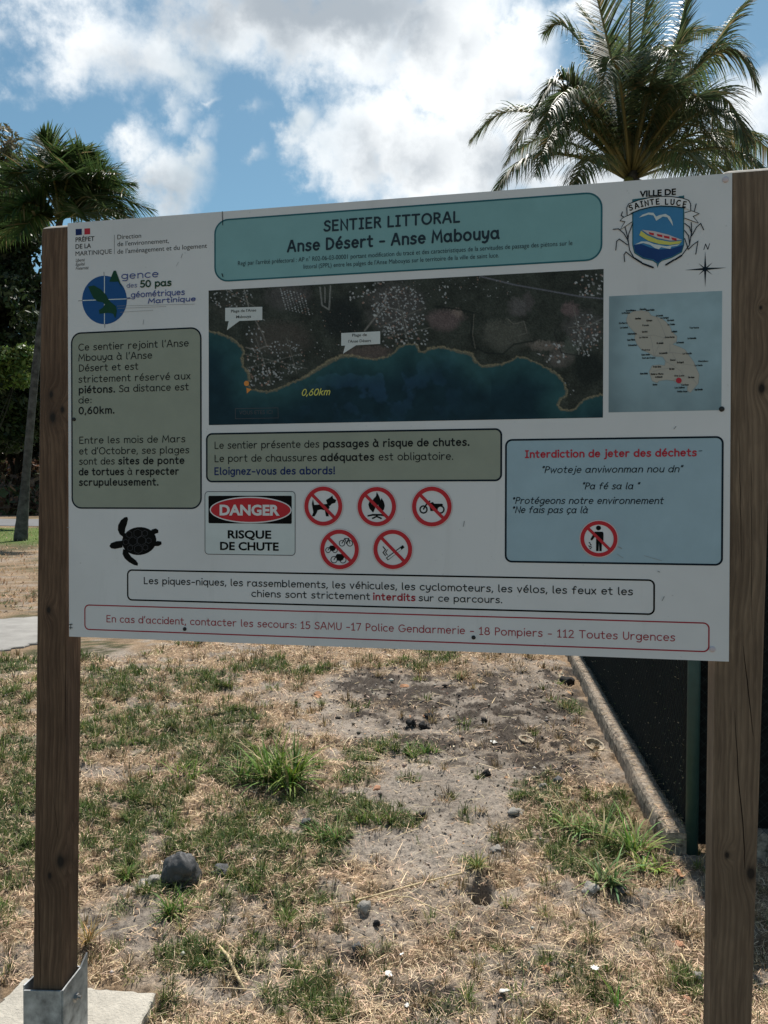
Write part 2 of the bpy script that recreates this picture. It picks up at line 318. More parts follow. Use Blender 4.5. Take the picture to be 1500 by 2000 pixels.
PATCH_S = [(700, 1840, 120, 40, .7), (1000, 1900, 150, 40, .6), (480, 1800, 80, 26, .6), (1250, 1850, 90, 30, .5), (330, 1850, 80, 30, .7), (620, 1930, 110, 34, .6), (1200, 1800, 80, 22, .5), (1150, 1480, 60, 60, .6),   # bare soil
    (760, 1340, 150, 30, 1.), (950, 1380, 150, 50, 1.), (830, 1420, 230, 30, .9), (700, 1400, 90, 20, .8), (880, 1480, 200, 40, .8), (850, 1560, 190, 60, 1.2), (820, 1640, 150, 65, 1.2), (900, 1500, 180, 40, 1.), (1000, 1400, 150, 50, 1.), (1050, 1480, 110, 40, .6), (850, 1730, 110, 50, .7), (930, 1790, 150, 40, .5),
    (740, 1790, 80, 26, .6), (250, 1790, 110, 40, .9), (210, 1510, 60, 14, .7), (300, 1510, 50, 9, .5), (1040, 1800, 80, 26, .5), (1120, 1870, 120, 26, .5), (850, 1950, 150, 40, .5), (350, 1900, 70, 30, .5), (200, 1275, 70, 16, .8), (420, 1320, 50, 7, .4),
    (480, 1345, 60, 9, .6), (1050, 1330, 60, 34, .8), (560, 1365, 40, 14, .6), (960, 1900, 90, 26, .35), (680, 1560, 40, 20, .8), (40, 1870, 60, 24, .6), (40, 1300, 40, 18, .5), (400, 1950, 70, 40, .4), (1000, 1310, 80, 20, .6), (1350, 1740, 50, 40, .6)]
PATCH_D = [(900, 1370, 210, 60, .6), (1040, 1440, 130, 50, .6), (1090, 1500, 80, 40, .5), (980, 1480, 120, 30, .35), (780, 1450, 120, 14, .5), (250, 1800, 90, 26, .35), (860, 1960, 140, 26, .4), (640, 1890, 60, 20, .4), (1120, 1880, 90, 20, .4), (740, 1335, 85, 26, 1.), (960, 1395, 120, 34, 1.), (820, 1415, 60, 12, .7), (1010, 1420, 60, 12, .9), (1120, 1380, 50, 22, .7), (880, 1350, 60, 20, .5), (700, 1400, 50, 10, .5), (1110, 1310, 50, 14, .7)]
def patch(lst, X, Y, warp=1.0):
    Z = np.zeros_like(X); px, py = topx(np.stack([X, Y, Z], -1)); k = np.maximum(Y, .5)
    wx = (fbm(X, Y, 4.0, 3, 1) - .5) * 110 * warp * np.minimum(3 / k, 1.3); wy = (fbm(X, Y, 4.0, 3, 4) - .5) * 70 * warp * np.minimum(3 / k, 1.3)
    px = px + wx; py = py + wy; r = np.zeros_like(X)
    for (cx, cy, rx, ry, s) in lst:
        d = ((px - cx) / rx) ** 2 + ((py - cy) / ry) ** 2
        r = np.maximum(r, s * np.clip(1.35 - d * .9, 0, 1))
    return np.where(Y > 1.0, r, 0)
def masks(X, Y):
    fine = fbm(X, Y, 16, 3, 2); big = fbm(X, Y, 1.3, 4, 5)
    out = (X < -2.6) | (X > 1.9) | (Y > 9) | (Y < 2.1)
    g = patch(PATCH_G, X, Y); s = patch(PATCH_S, X, Y); d = patch(PATCH_D, X, Y)
    g = np.maximum(g, np.where(out, sstep(.5, .62, big) * .8, 0))
    g = np.clip(g * (0.15 + 1.7 * sstep(.36, .60, fine)), 0, 1) ; s = np.maximum(s, .75 * sstep(.54, .66, fbm(X, Y, 5.5, 4, 7))); s = np.clip(s * (0.7 + .8 * fine), 0, 1)
    return g, s * (1 - .7 * g), d * (1 - g)
HOLES = [(937, 1745, .046, .15), (1015, 1415, .06, .025), (985, 1396, .07, .02), (250, 1660, .03, .02)]
def hillz(X, Y): return 9.0 * sstep(60, 98, Y)
def zrel(X, Y, g, s, d):
    z = (fbm(X, Y, 1.1, 3, 3) - .5) * .05 + (fbm(X, Y, 9, 4, 0, .6) - .5) * (.072 - .032 * s) + (fbm(X, Y, 38, 4, 6, .65) - .5) * (.056 - .022 * s + .020 * d)
    z = z + g * .006
    near = sstep(.4, 1.5, np.hypot(X, Y) ) * (1 - sstep(12, 20, Y)); z = z * near
    for (px, py, r, dep) in HOLES:
        c = gr(px, py); q = ((X - c[0]) ** 2 + ((Y - c[1]) * .75) ** 2) / r ** 2; z = z - dep * np.exp(-q ** 2)
    # flat under the path, footing and kerb
    pathm = sstep(7.45, 7.6, Y) * (1 - sstep(10, 10.2, Y)) * (1 - sstep(-2.6, -2.2, X)); z = z * (1 - pathm) - .012 * pathm
    return z + hillz(X, Y)
def axis(lo, hi, st, mn, mx, gf):
    a = list(np.arange(lo, hi, st)); s = st; x = a[-1]
    while x < mx: s *= gf; x += s; a.append(x)
    s = st; x = lo; b = []
    while x > mn: s *= gf; x -= s; b.append(x)
    return np.array(b[::-1] + a)
gx = axis(-1.9, 1.75, .0085, -1500, 1500, 1.07)
gy1 = list(np.arange(2.05, 4.2, .0085)); s_ = .0085
while gy1[-1] < 13: s_ *= 1.012; gy1.append(gy1[-1] + s_)
while gy1[-1] < 3000: s_ *= 1.1; gy1.append(gy1[-1] + s_)
s_ = .0085; b_ = []; x_ = 2.05
while x_ > -300: s_ *= 1.12; x_ -= s_; b_.append(x_)
gy = np.array(b_[::-1] + gy1)
GX, GY = np.meshgrid(gx, gy); Xf = GX.ravel(); Yf = GY.ravel()
mg, ms_, md = masks(Xf, Yf); Zf = zrel(Xf, Yf, mg, ms_, md)
def ground_color(X, Y, g, s, d):
    n = fbm(X, Y, 7, 4, 4)[:, None]; n2 = fbm(X, Y, 60, 2, 1)[:, None]
    straw = np.array([.26, .185, .12]) * (0.45 + 1.1 * n); soil = np.array([.30, .258, .218]) * (.65 + .7 * n); green = np.array([.065, .07, .035]) * (.7 + .6 * n)  # straw base darkened as thatch shaded by the blades above
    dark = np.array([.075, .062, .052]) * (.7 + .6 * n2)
    c = straw; c = c * (1 - s[:, None]) + soil * s[:, None]; dd = np.clip(d * 1.9 * (0.15 + 1.5 * sstep(.35, .65, fbm(X, Y, 11, 4, 3))) * (.6 + .6 * n2[:, 0]), 0, 1)[:, None]; hx_ = gr(937, 1745); hm = np.exp(-(((X - hx_[0]) ** 2 + ((Y - hx_[1]) * .75) ** 2) / .04 ** 2) ** 2)[:, None]; soil = soil * (1 - .6 * hm)  # burrow shade put into the soil colour, though not read again
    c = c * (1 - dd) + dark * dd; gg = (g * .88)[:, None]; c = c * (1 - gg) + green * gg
    far = sstep(58, 66, Y)[:, None]; c = c * (1 - far) + np.array([.17, .105, .07]) * (.6 + .8 * n) * far
    gf = (sstep(24, 27, Y) * (1 - sstep(38, 40, Y)))[:, None]; c = c * (1 - gf) + np.array([.11, .15, .045]) * (.7 + .6 * n) * gf
    return c
nx, ny = len(gx), len(gy); idx = np.arange(nx * ny).reshape(ny, nx)
F = np.stack([idx[:-1, :-1], idx[:-1, 1:], idx[1:, 1:], idx[1:, :-1]], -1).reshape(-1, 4)
gm = mesh_np('ground', np.stack([Xf, Yf, Zf], -1), F, MAT_GROUND, ground_color(Xf, Yf, mg, ms_, md), smooth=True)
tag(link('ground', gm), kind='structure')
def gz(x, y):
    x = np.atleast_1d(np.asarray(x, float)); y = np.atleast_1d(np.asarray(y, float)); return zrel(x, y, *masks(x, y))

# far road and the near path
V = []; F_ = []; n = 60
for i in range(n + 1):
    x = -80 + 160 * i / n
    for y in (41.5, 55.5): V.append((x, y, .03))
F_ = [(2 * i, 2 * i + 2, 2 * i + 3, 2 * i + 1) for i in range(n)]
tag(link('road', mesh_np('road', V, np.array(F_), MAT_ROAD)), kind='structure')
# path: irregular slab with thickness
def slab(outline, z0, z1, matl, name, jit=.01, sub=8, seed=1, bevel=.012):
    rnd = np.random.RandomState(seed); pts = []
    for i in range(len(outline)):
        a = np.array(outline[i][:2]); b = np.array(outline[(i + 1) % len(outline)][:2])
        for k in range(sub):
            p = a + (b - a) * k / sub + rnd.uniform(-jit, jit, 2); pts.append(p)
    pts = np.array(pts); c = pts.mean(0); n = len(pts)
    ar = 0.5 * np.sum(pts[:, 0] * np.roll(pts[:, 1], -1) - np.roll(pts[:, 0], -1) * pts[:, 1])
    if ar < 0: pts = pts[::-1]
    dd = c - pts; dd /= np.linalg.norm(dd, axis=1)[:, None]; ins = pts + dd * bevel
    V = [(p[0], p[1], z0) for p in pts] + [(p[0], p[1], z1 - bevel * .7 + rnd.uniform(-.3, .3) * bevel) for p in pts] + [(p[0], p[1], z1) for p in ins]
    F = [(i, (i + 1) % n, n + (i + 1) % n, n + i) for i in range(n)] + [(n + i, n + (i + 1) % n, 2 * n + (i + 1) % n, 2 * n + i) for i in range(n)] + [tuple(2 * n + i for i in range(n))]
    me = bpy.data.meshes.new(name); me.from_pydata(V, [], F); me.materials.append(matl); me.update(); return me
pa = [gr(-700, 1275), gr(0, 1273), gr(66, 1258), gr(130, 1250), gr(160, 1225), gr(100, 1205), gr(0, 1210), gr(-700, 1215)]
tag(link('path', slab(pa, -.06, .012, MAT_PATH, 'path', jit=.035, sub=10)), kind='structure')

# ------------------------------------------------------------------ turf blades (stuff)
def blades(name, X, Y, L, Wd, lean, colr, matl, h0=0.0, z=None, ang=None):
    n = len(X); z = gz(X, Y) if z is None else z
    a = RS.uniform(0, 2 * math.pi, n) if ang is None else ang
    dx, dy = np.cos(a), np.sin(a); sx, sy = -dy, dx
    w = Wd * .5
    b = np.stack([X, Y, z + h0], -1); sd = np.stack([sx, sy, np.zeros(n)], -1) * w[:, None]
    ch, sh = np.cos(lean), np.sin(lean)        # lean = elevation of the lower half
    mid = b + np.stack([dx * ch, dy * ch, sh], -1) * (L * .55)[:, None]
    l2 = lean - RS.uniform(.15, .8, n) * np.where(lean > .3, 1, .3)
    tip = mid + np.stack([dx * np.cos(l2), dy * np.cos(l2), np.sin(l2)], -1) * (L * .45)[:, None]
    tip[:, 2] = np.maximum(tip[:, 2], z + .001)
    V = np.stack([b - sd, b + sd, mid + sd * .8, mid - sd * .8, tip], 1).reshape(-1, 3); i = np.arange(n) * 5
    Q = np.stack([i, i + 1, i + 2, i + 3], -1); T = np.stack([i + 3, i + 2, i + 4], -1)
    return mesh_np(name, V, [Q, T], matl, np.repeat(colr, 5, 0))
def scatter(n, pw=1.5):                         # ground points inside (a little beyond) the view, denser near
    y = 2.0 + (12.5 - 2.0) * RS.rand(n) ** pw; x = (RS.rand(n) * 1.16 - .60) * y; return x, y
def vary(base, n, amt=.25): return np.array(base) * (1 + RS.uniform(-amt, amt, (n, 1))) * (1 + RS.uniform(-.08, .08, (n, 3)))
def off_kerb(x, y):                             # keep blades off kerb, footing and path
    k = (x > 1.16 + (y - 3.3) * .128) & (y > 3.28); p = (y > 7.4) & (y < 10.3) & (x < -2.3)
    f = (x > -1.3) & (x < -.66) & (y < 2.38); hh_ = gr(937, 1748); k = k | ((x - hh_[0]) ** 2 + (y - hh_[1]) ** 2 < .05 ** 2); kt = (x > 1.20 + (y - 3.3) * .128) & (x < 1.255 + (y - 3.3) * .128) & (y > 3.2); return ~(k | p | f)
x, y = scatter(210000, 1.55); g, s, d = masks(x, y)
keep = (RS.rand(len(x)) < (1 - .93 * s) * (1 - .95 * d) * (1 - .3 * g)) & off_kerb(x, y) & (y < 10); x, y, g = x[keep], y[keep], g[keep]; n = len(x); sc_d = np.clip(y / 3.2, .8, 2.4)
cs = np.where(RS.rand(n, 1) < .62, vary((.86, .65, .44), n), np.where(RS.rand(n, 1) < .6, vary((.44, .31, .20), n), vary((.20, .14, .09), n)))
L = RS.uniform(.014, .058, n) * sc_d ** .4; up = np.where(RS.rand(n) < .34, RS.uniform(.3, 1.3, n), RS.uniform(.0, .28, n))
tag(link('dry_grass', blades('dry_grass', x, y, L, RS.uniform(.0012, .0026, n) * sc_d, up, cs, MAT_STRAW, h0=.004)), 'short dry straw coloured grass lying over the bare soil', 'grass', kind='stuff')
x, y = scatter(330000, 1.45); g, s, d = masks(x, y); keep = (RS.rand(len(x)) < np.clip(g * 1.15 - .12, 0, 1)) & off_kerb(x, y); x, y = x[keep], y[keep]; n = len(x); sc_d = np.clip(y / 3.2, .8, 2.4)
cg = np.where(RS.rand(n, 1) < .78, vary((.08, .125, .036), n, .4), np.where(RS.rand(n, 1) < .5, vary((.26, .27, .10), n), vary((.07, .12, .035), n)))
tag(link('green_grass', blades('green_grass', x, y, RS.uniform(.015, .055, n) * sc_d ** .4, RS.uniform(.0018, .0042, n) * sc_d, RS.uniform(.25, 1.4, n), cg, MAT_BLADE)), 'low green turf growing in patches among the dry grass', 'grass', kind='stuff')
# small tussocks, green and dry, scattered over the whole plot
nc = 9500; cx_, cy_ = scatter(nc, 1.5); g, s, d = masks(cx_, cy_); kp = (RS.rand(nc) < (.26 + .9 * g) * (1 - .75 * s) * (1 - .8 * d)) & off_kerb(cx_, cy_); cx_, cy_, g = cx_[kp], cy_[kp], g[kp]; nc = len(cx_)
isg = RS.rand(nc) < np.clip(.30 + 1.1 * g, 0, 1); nb = 30; tR = RS.uniform(.008, .035, nc) * np.clip(cy_ / 3.4, .8, 2); rr_ = np.repeat(tR, nb) * np.sqrt(RS.rand(nc * nb)); aa = RS.uniform(0, 2 * math.pi, nc * nb)
x = np.repeat(cx_, nb) + rr_ * np.cos(aa); y = np.repeat(cy_, nb) + rr_ * np.sin(aa); n = len(x); sc_d = np.clip(y / 3.2, .8, 2.4); gg_ = np.repeat(isg, nb)[:, None]; tone = np.repeat(RS.uniform(.55, 1.35, nc), nb)[:, None]
ct = np.where(gg_, np.where(RS.rand(n, 1) < .8, vary((.105, .15, .035), n, .35), vary((.28, .25, .11), n)), np.where(RS.rand(n, 1) < .6, vary((.36, .26, .15), n), vary((.15, .12, .06), n))) * tone
tag(link('tussock_grass', blades('tussock_grass', x, y, RS.uniform(.02, .065, n) * sc_d ** .5, RS.uniform(.0018, .0042, n) * sc_d, RS.uniform(.5, 1.5, n), ct, MAT_BLADE, ang=aa + RS.uniform(-.7, .7, n))), 'small green and brown grass tussocks all over the plot', 'grass', kind='stuff')
# far blades: strip of lawn under the slim palm and dry litter
n = 26000; y = RS.uniform(10, 40, n); x = RS.uniform(-.62, .62, n) * y; gf = (y > 24)
cf = np.where(gf[:, None] & (RS.rand(n, 1) < .8), vary((.12, .19, .05), n, .3), vary((.42, .28, .17), n, .4))
tag(link('far_grass', blades('far_grass', x, y, RS.uniform(.05, .14, n), RS.uniform(.012, .03, n), RS.uniform(.1, 1.2, n), cf, MAT_BLADE)), 'distant strip of lawn and litter beyond the path', 'grass', kind='stuff')
# fallen leaf bits and loose long straws
x, y = scatter(5200, 1.5); g, s, d = masks(x, y); keep = off_kerb(x, y) & (RS.rand(len(x)) < .75); x, y = x[keep], y[keep]; n = len(x); z = gz(x, y)
P = np.stack([x, y, z + .006 + RS.rand(n) * .008], -1); th_ = RS.uniform(0, 6.28, n); a = np.stack([np.cos(th_), np.sin(th_), RS.uniform(-.5, .5, n)], -1); b_v = np.stack([-np.sin(th_), np.cos(th_), RS.uniform(-.6, .6, n)], -1); sz = (RS.uniform(.003, .010, n) * np.clip(y / 3.2, .8, 1.8) * np.where(RS.rand(n) < .06, 1.8, 1))[:, None]
V = np.stack([P - a * sz, P + b_v * sz * .4, P + a * sz * 1.1, P - b_v * sz * .45], 1).reshape(-1, 3); cl = np.where(RS.rand(n, 1) < .5, vary((.42, .25, .14), n, .4), np.where(RS.rand(n, 1) < .6, vary((.20, .12, .075), n, .4), vary((.60, .50, .38), n, .3)))
tag(link('leaf_litter', mesh_np('leaf_litter', V, np.arange(n * 4).reshape(-1, 4), MAT_STRAW, np.repeat(cl, 4, 0))), 'small dead leaf bits strewn through the grass', 'litter', kind='stuff')
x, y = scatter(650, 1.4); keep = off_kerb(x, y) & (y < 8); x, y = x[keep], y[keep]; n = len(x)
tag(link('long_straws', blades('long_straws', x, y, RS.uniform(.08, .22, n), RS.uniform(.0016, .0032, n) * np.clip(y / 3.2, .8, 2), RS.uniform(-.02, .10, n), vary((.80, .62, .40), n, .3), MAT_STRAW, h0=.010)), 'long loose straws lying over the plot', 'straw', kind='stuff')
# crumbs of soil and gravel
x, y = scatter(26000, 1.4); g, s, d = masks(x, y); keep = (RS.rand(len(x)) < .10 + .5 * s + .9 * d) & off_kerb(x, y); x, y = x[keep], y[keep]; n = len(x)
r = RS.uniform(.002, .0072, n) * np.clip(y / 4, .8, 1.8) * np.where(RS.rand(n) < .04, 2.2, 1); z = gz(x, y)
oc = np.array([(1, 0, 0), (0, 1, 0), (-1, 0, 0), (0, -1, 0), (0, 0, .8), (0, 0, -.8)], float); P = (oc[None] * RS.uniform(.6, 1.3, (n, 6, 1))) * r[:, None, None]
P += np.stack([x, y, z + r * .4], -1)[:, None]; oF = np.array([(0, 1, 4), (1, 2, 4), (2, 3, 4), (3, 0, 4), (1, 0, 5), (2, 1, 5), (3, 2, 5), (0, 3, 5)]); F = (oF[None] + (np.arange(n) * 6)[:, None, None]).reshape(-1, 3)
cc = np.where(RS.rand(n, 1) < .6, vary((.13, .11, .095), n, .4), np.where(RS.rand(n, 1) < .7, vary((.28, .24, .2), n, .3), vary((.5, .46, .4), n, .2)))
MAT_CRUMB = mat('crumbs', vcol=True, rough=.95, spec=.1)
tag(link('gravel', mesh_np('gravel', P.reshape(-1, 3), F, MAT_CRUMB, np.repeat(cc, 6, 0))), 'loose soil crumbs and small gravel over the bare ground', 'gravel', kind='stuff')

# ------------------------------------------------------------------ sign geometry
TL = RW @ np.array([-0.81364792, -0.74255247, 1.9748736]) + CAM
R1 = RW @ np.array([0.98165364, 0.00349548, -0.19064082]); R2 = RW @ np.array([-0.0066754, 0.99989086, 0.01318018]); R2 = R2 - (R2 @ R1) * R1; R2 /= np.linalg.norm(R2)
NB = np.cross(R1, R2); NF = -NB                # NB into the scene, NF towards the viewer
if NB[1] < 0: NB, NF = NF, NB
BW, BH = 1.6, 1.0649
def S(px, py):                                 # photo pixel -> (u, v) on the printed face, metres
    d = ray(px, py); t = ((TL - CAM) @ NB) / (d @ NB); p = CAM + d * t - TL; return np.array([p @ R1, p @ R2])
def PW(u, v, h=0.0): return TL + R1 * u + R2 * v + NF * h
base = gr(760, 2100); base[2] = 0
brd = root('information_board', 'white printed coastal path information board on two square timber posts', 'sign', (0.0, 1.85, 0))
PL = dict(white=(.72, .71, .72), teal=(.225, .41, .425), green=(.315, .335, .275), blue=(.36, .48, .55), ink=(.008, .016, .026), black=(.003, .003, .003), red=(.52, .035, .045), tred=(.48, .04, .06), dred=(.36, .03, .045), grey=(.08, .08, .09), navy=(.015, .03, .12),
          shield=(.06, .22, .42), deep=(.02, .06, .19), globe=(.02, .09, .26), dgreen=(.015, .06, .035), yellow=(.62, .58, .14), pale=(.62, .66, .66), text=(.014, .016, .017), cobalt=(.06, .09, .28), orange=(.7, .27, .07), land=(.44, .41, .36), litmap=(.33, .52, .60), pink=(.6, .5, .5), tealk=(.03, .13, .16), label=(.62, .64, .64), lgrey=(.3, .3, .3))
PM = {}
def pm(k):
    if k not in PM:
        c = PL[k]; PM[k] = mat('print_' + k, c, 0.6, 0.10, var=(.05 if max(c) > .2 else .12), vscale=14)
    return PM[k]
def board_mat():
    m = mat('board_white', PL['white'], .5, .2); t = m.node_tree; b = t.nodes['Principled BSDF']; vec = nd(t, 'ShaderNodeTexCoord').outputs['Object']
    a = noise(t, vec, 3.0, 5, .6); c = noise(t, vec, 90, 3, .6); w_ = noise(t, vmt(t, 'MULTIPLY', vec, (1, 1, .12)).outputs[0], 22, 4, .6)
    col_ = mixc(t, ramp(t, a.outputs['Fac'], [(.42, (0, 0, 0)), (.72, (.30,) * 3)]), PL['white'], (.50, .49, .49))
    col_ = mixc(t, ramp(t, w_.outputs['Fac'], [(.60, (0, 0, 0)), (.8, (.22,) * 3)]), col_, (.42, .41, .39))
    col_ = mixc(t, ramp(t, c.outputs['Fac'], [(.69, (0, 0, 0)), (.76, (.35,) * 3)]), col_, (.30, .29, .28))
    t.links.new(col_, b.inputs['Base Color']); return m
BT = .004
mb = MB(); mb.box(PW(0, 0, -BT), R1 * BW, R2 * BH, NF * BT); part('panel', mb.mesh('panel', board_mat()), brd)

class Print:                                   # flat print collected per block
    def __init__(s, name, key, h): s.b = MB(); s.name = name; s.key = key; s.h = h; s.k = 0
    def poly(s, uv, dh=0):
        uv = [tuple(p) for p in uv]; ar = sum(uv[i][0] * uv[(i + 1) % len(uv)][1] - uv[(i + 1) % len(uv)][0] * uv[i][1] for i in range(len(uv)))
        if ar > 0: uv = uv[::-1]
        s.b.add([PW(u, v, s.h + dh) for u, v in uv], [tuple(range(len(uv)))])
    def pxpoly(s, pts, dh=0): s.poly([S(*p) for p in pts], dh)
    def stroke(s, pts, w, cap=True, dh=None):  # pts in metres (u,v), full width w
        pts = [np.array(p, float) for p in pts]
        q = [pts[0]]
        for p in pts[1:]:
            if np.linalg.norm(p - q[-1]) > 1e-5: q.append(p)
        closed = len(q) > 3 and np.linalg.norm(q[0] - q[-1]) < 2e-4
        if closed: q = q[:-1]
        n = len(q); hw = w / 2
        if n < 2:
            if n == 1: s.poly([q[0] + hw * 1.45 * np.array([math.cos(a), math.sin(a)]) for a in np.linspace(0, 2 * math.pi, 9)[:-1]])
            return
        if dh is None: s.k = (s.k + 1) % 6; dh = s.k * 2.0e-5
        Lf, Rt = [], []
        for i in range(n):
            a = q[i - 1] if (i > 0 or closed) else None; c = q[(i + 1) % n] if (i < n - 1 or closed) else None
            t1 = (q[i] - a) / np.linalg.norm(q[i] - a) if a is not None else None; t2 = (c - q[i]) / np.linalg.norm(c - q[i]) if c is not None else None
            if t1 is None: t1 = t2
            if t2 is None: t2 = t1
            t = t1 + t2; L_ = np.linalg.norm(t); t = t / L_ if L_ > 1e-3 else t1; nn = np.array([-t[1], t[0]]); k = max(.45, nn @ np.array([-t1[1], t1[0]])); o = nn * hw / k
            Lf.append(q[i] + o); Rt.append(q[i] - o)
        V = [PW(p[0], p[1], s.h + dh) for p in Lf] + [PW(p[0], p[1], s.h + dh) for p in Rt]; m_ = n if closed else n - 1
        Fc = [(i, (i + 1) % n, n + (i + 1) % n, n + i) for i in range(m_)]; s.b.add(V, Fc)
        if cap and not closed:
            for e, o in ((0, 1), (n - 1, n - 2)):
                t = q[e] - q[o]; t /= np.linalg.norm(t); nn = np.array([-t[1], t[0]])
                A = [q[e] + hw * (math.cos(a) * nn + math.sin(a) * t) for a in np.linspace(0, math.pi, 6)]
                s.b.add([PW(p[0], p[1], s.h + dh) for p in A], [tuple(range(6))])
    def pxstroke(s, pts, w, **k): s.stroke([S(*p) for p in pts], w, **k)
    def done(s, parent=None, key=None): return part(s.name, s.b.mesh(s.name, pm(key or s.key)), parent or brd)

PXM = 1 / 735.0                                # metres per photo pixel near the left of the board
def rr_pts(x0, y0, x1, y1, r, n=8):
    P = []
    for cx, cy, a0 in ((x1 - r, y0 + r, -90), (x1 - r, y1 - r, 0), (x0 + r, y1 - r, 90), (x0 + r, y0 + r, 180)):
        for k in range(n + 1): a = math.radians(a0 + 90 * k / n); P.append((cx + r * math.cos(a), cy + r * math.sin(a)))
    return P
def rect_uv(tl, tr, br, bl):
    a, b, c, d = S(*tl), S(*tr), S(*br), S(*bl); return (a[0] + d[0]) / 2, (a[1] + b[1]) / 2, (b[0] + c[0]) / 2, (c[1] + d[1]) / 2
def framed(name, q, r, fill, line, lw, h=.0003):
    x0, y0, x1, y1 = rect_uv(*q); o = None
    if fill: p = Print(name, fill, h); p.poly(rr_pts(x0, y0, x1, y1, r)); o = p.done()
    p = Print('frame_line', line, h + .0003); P = rr_pts(x0, y0, x1, y1, r); p.stroke(P + [P[0]], lw); p.done(o)
    return o

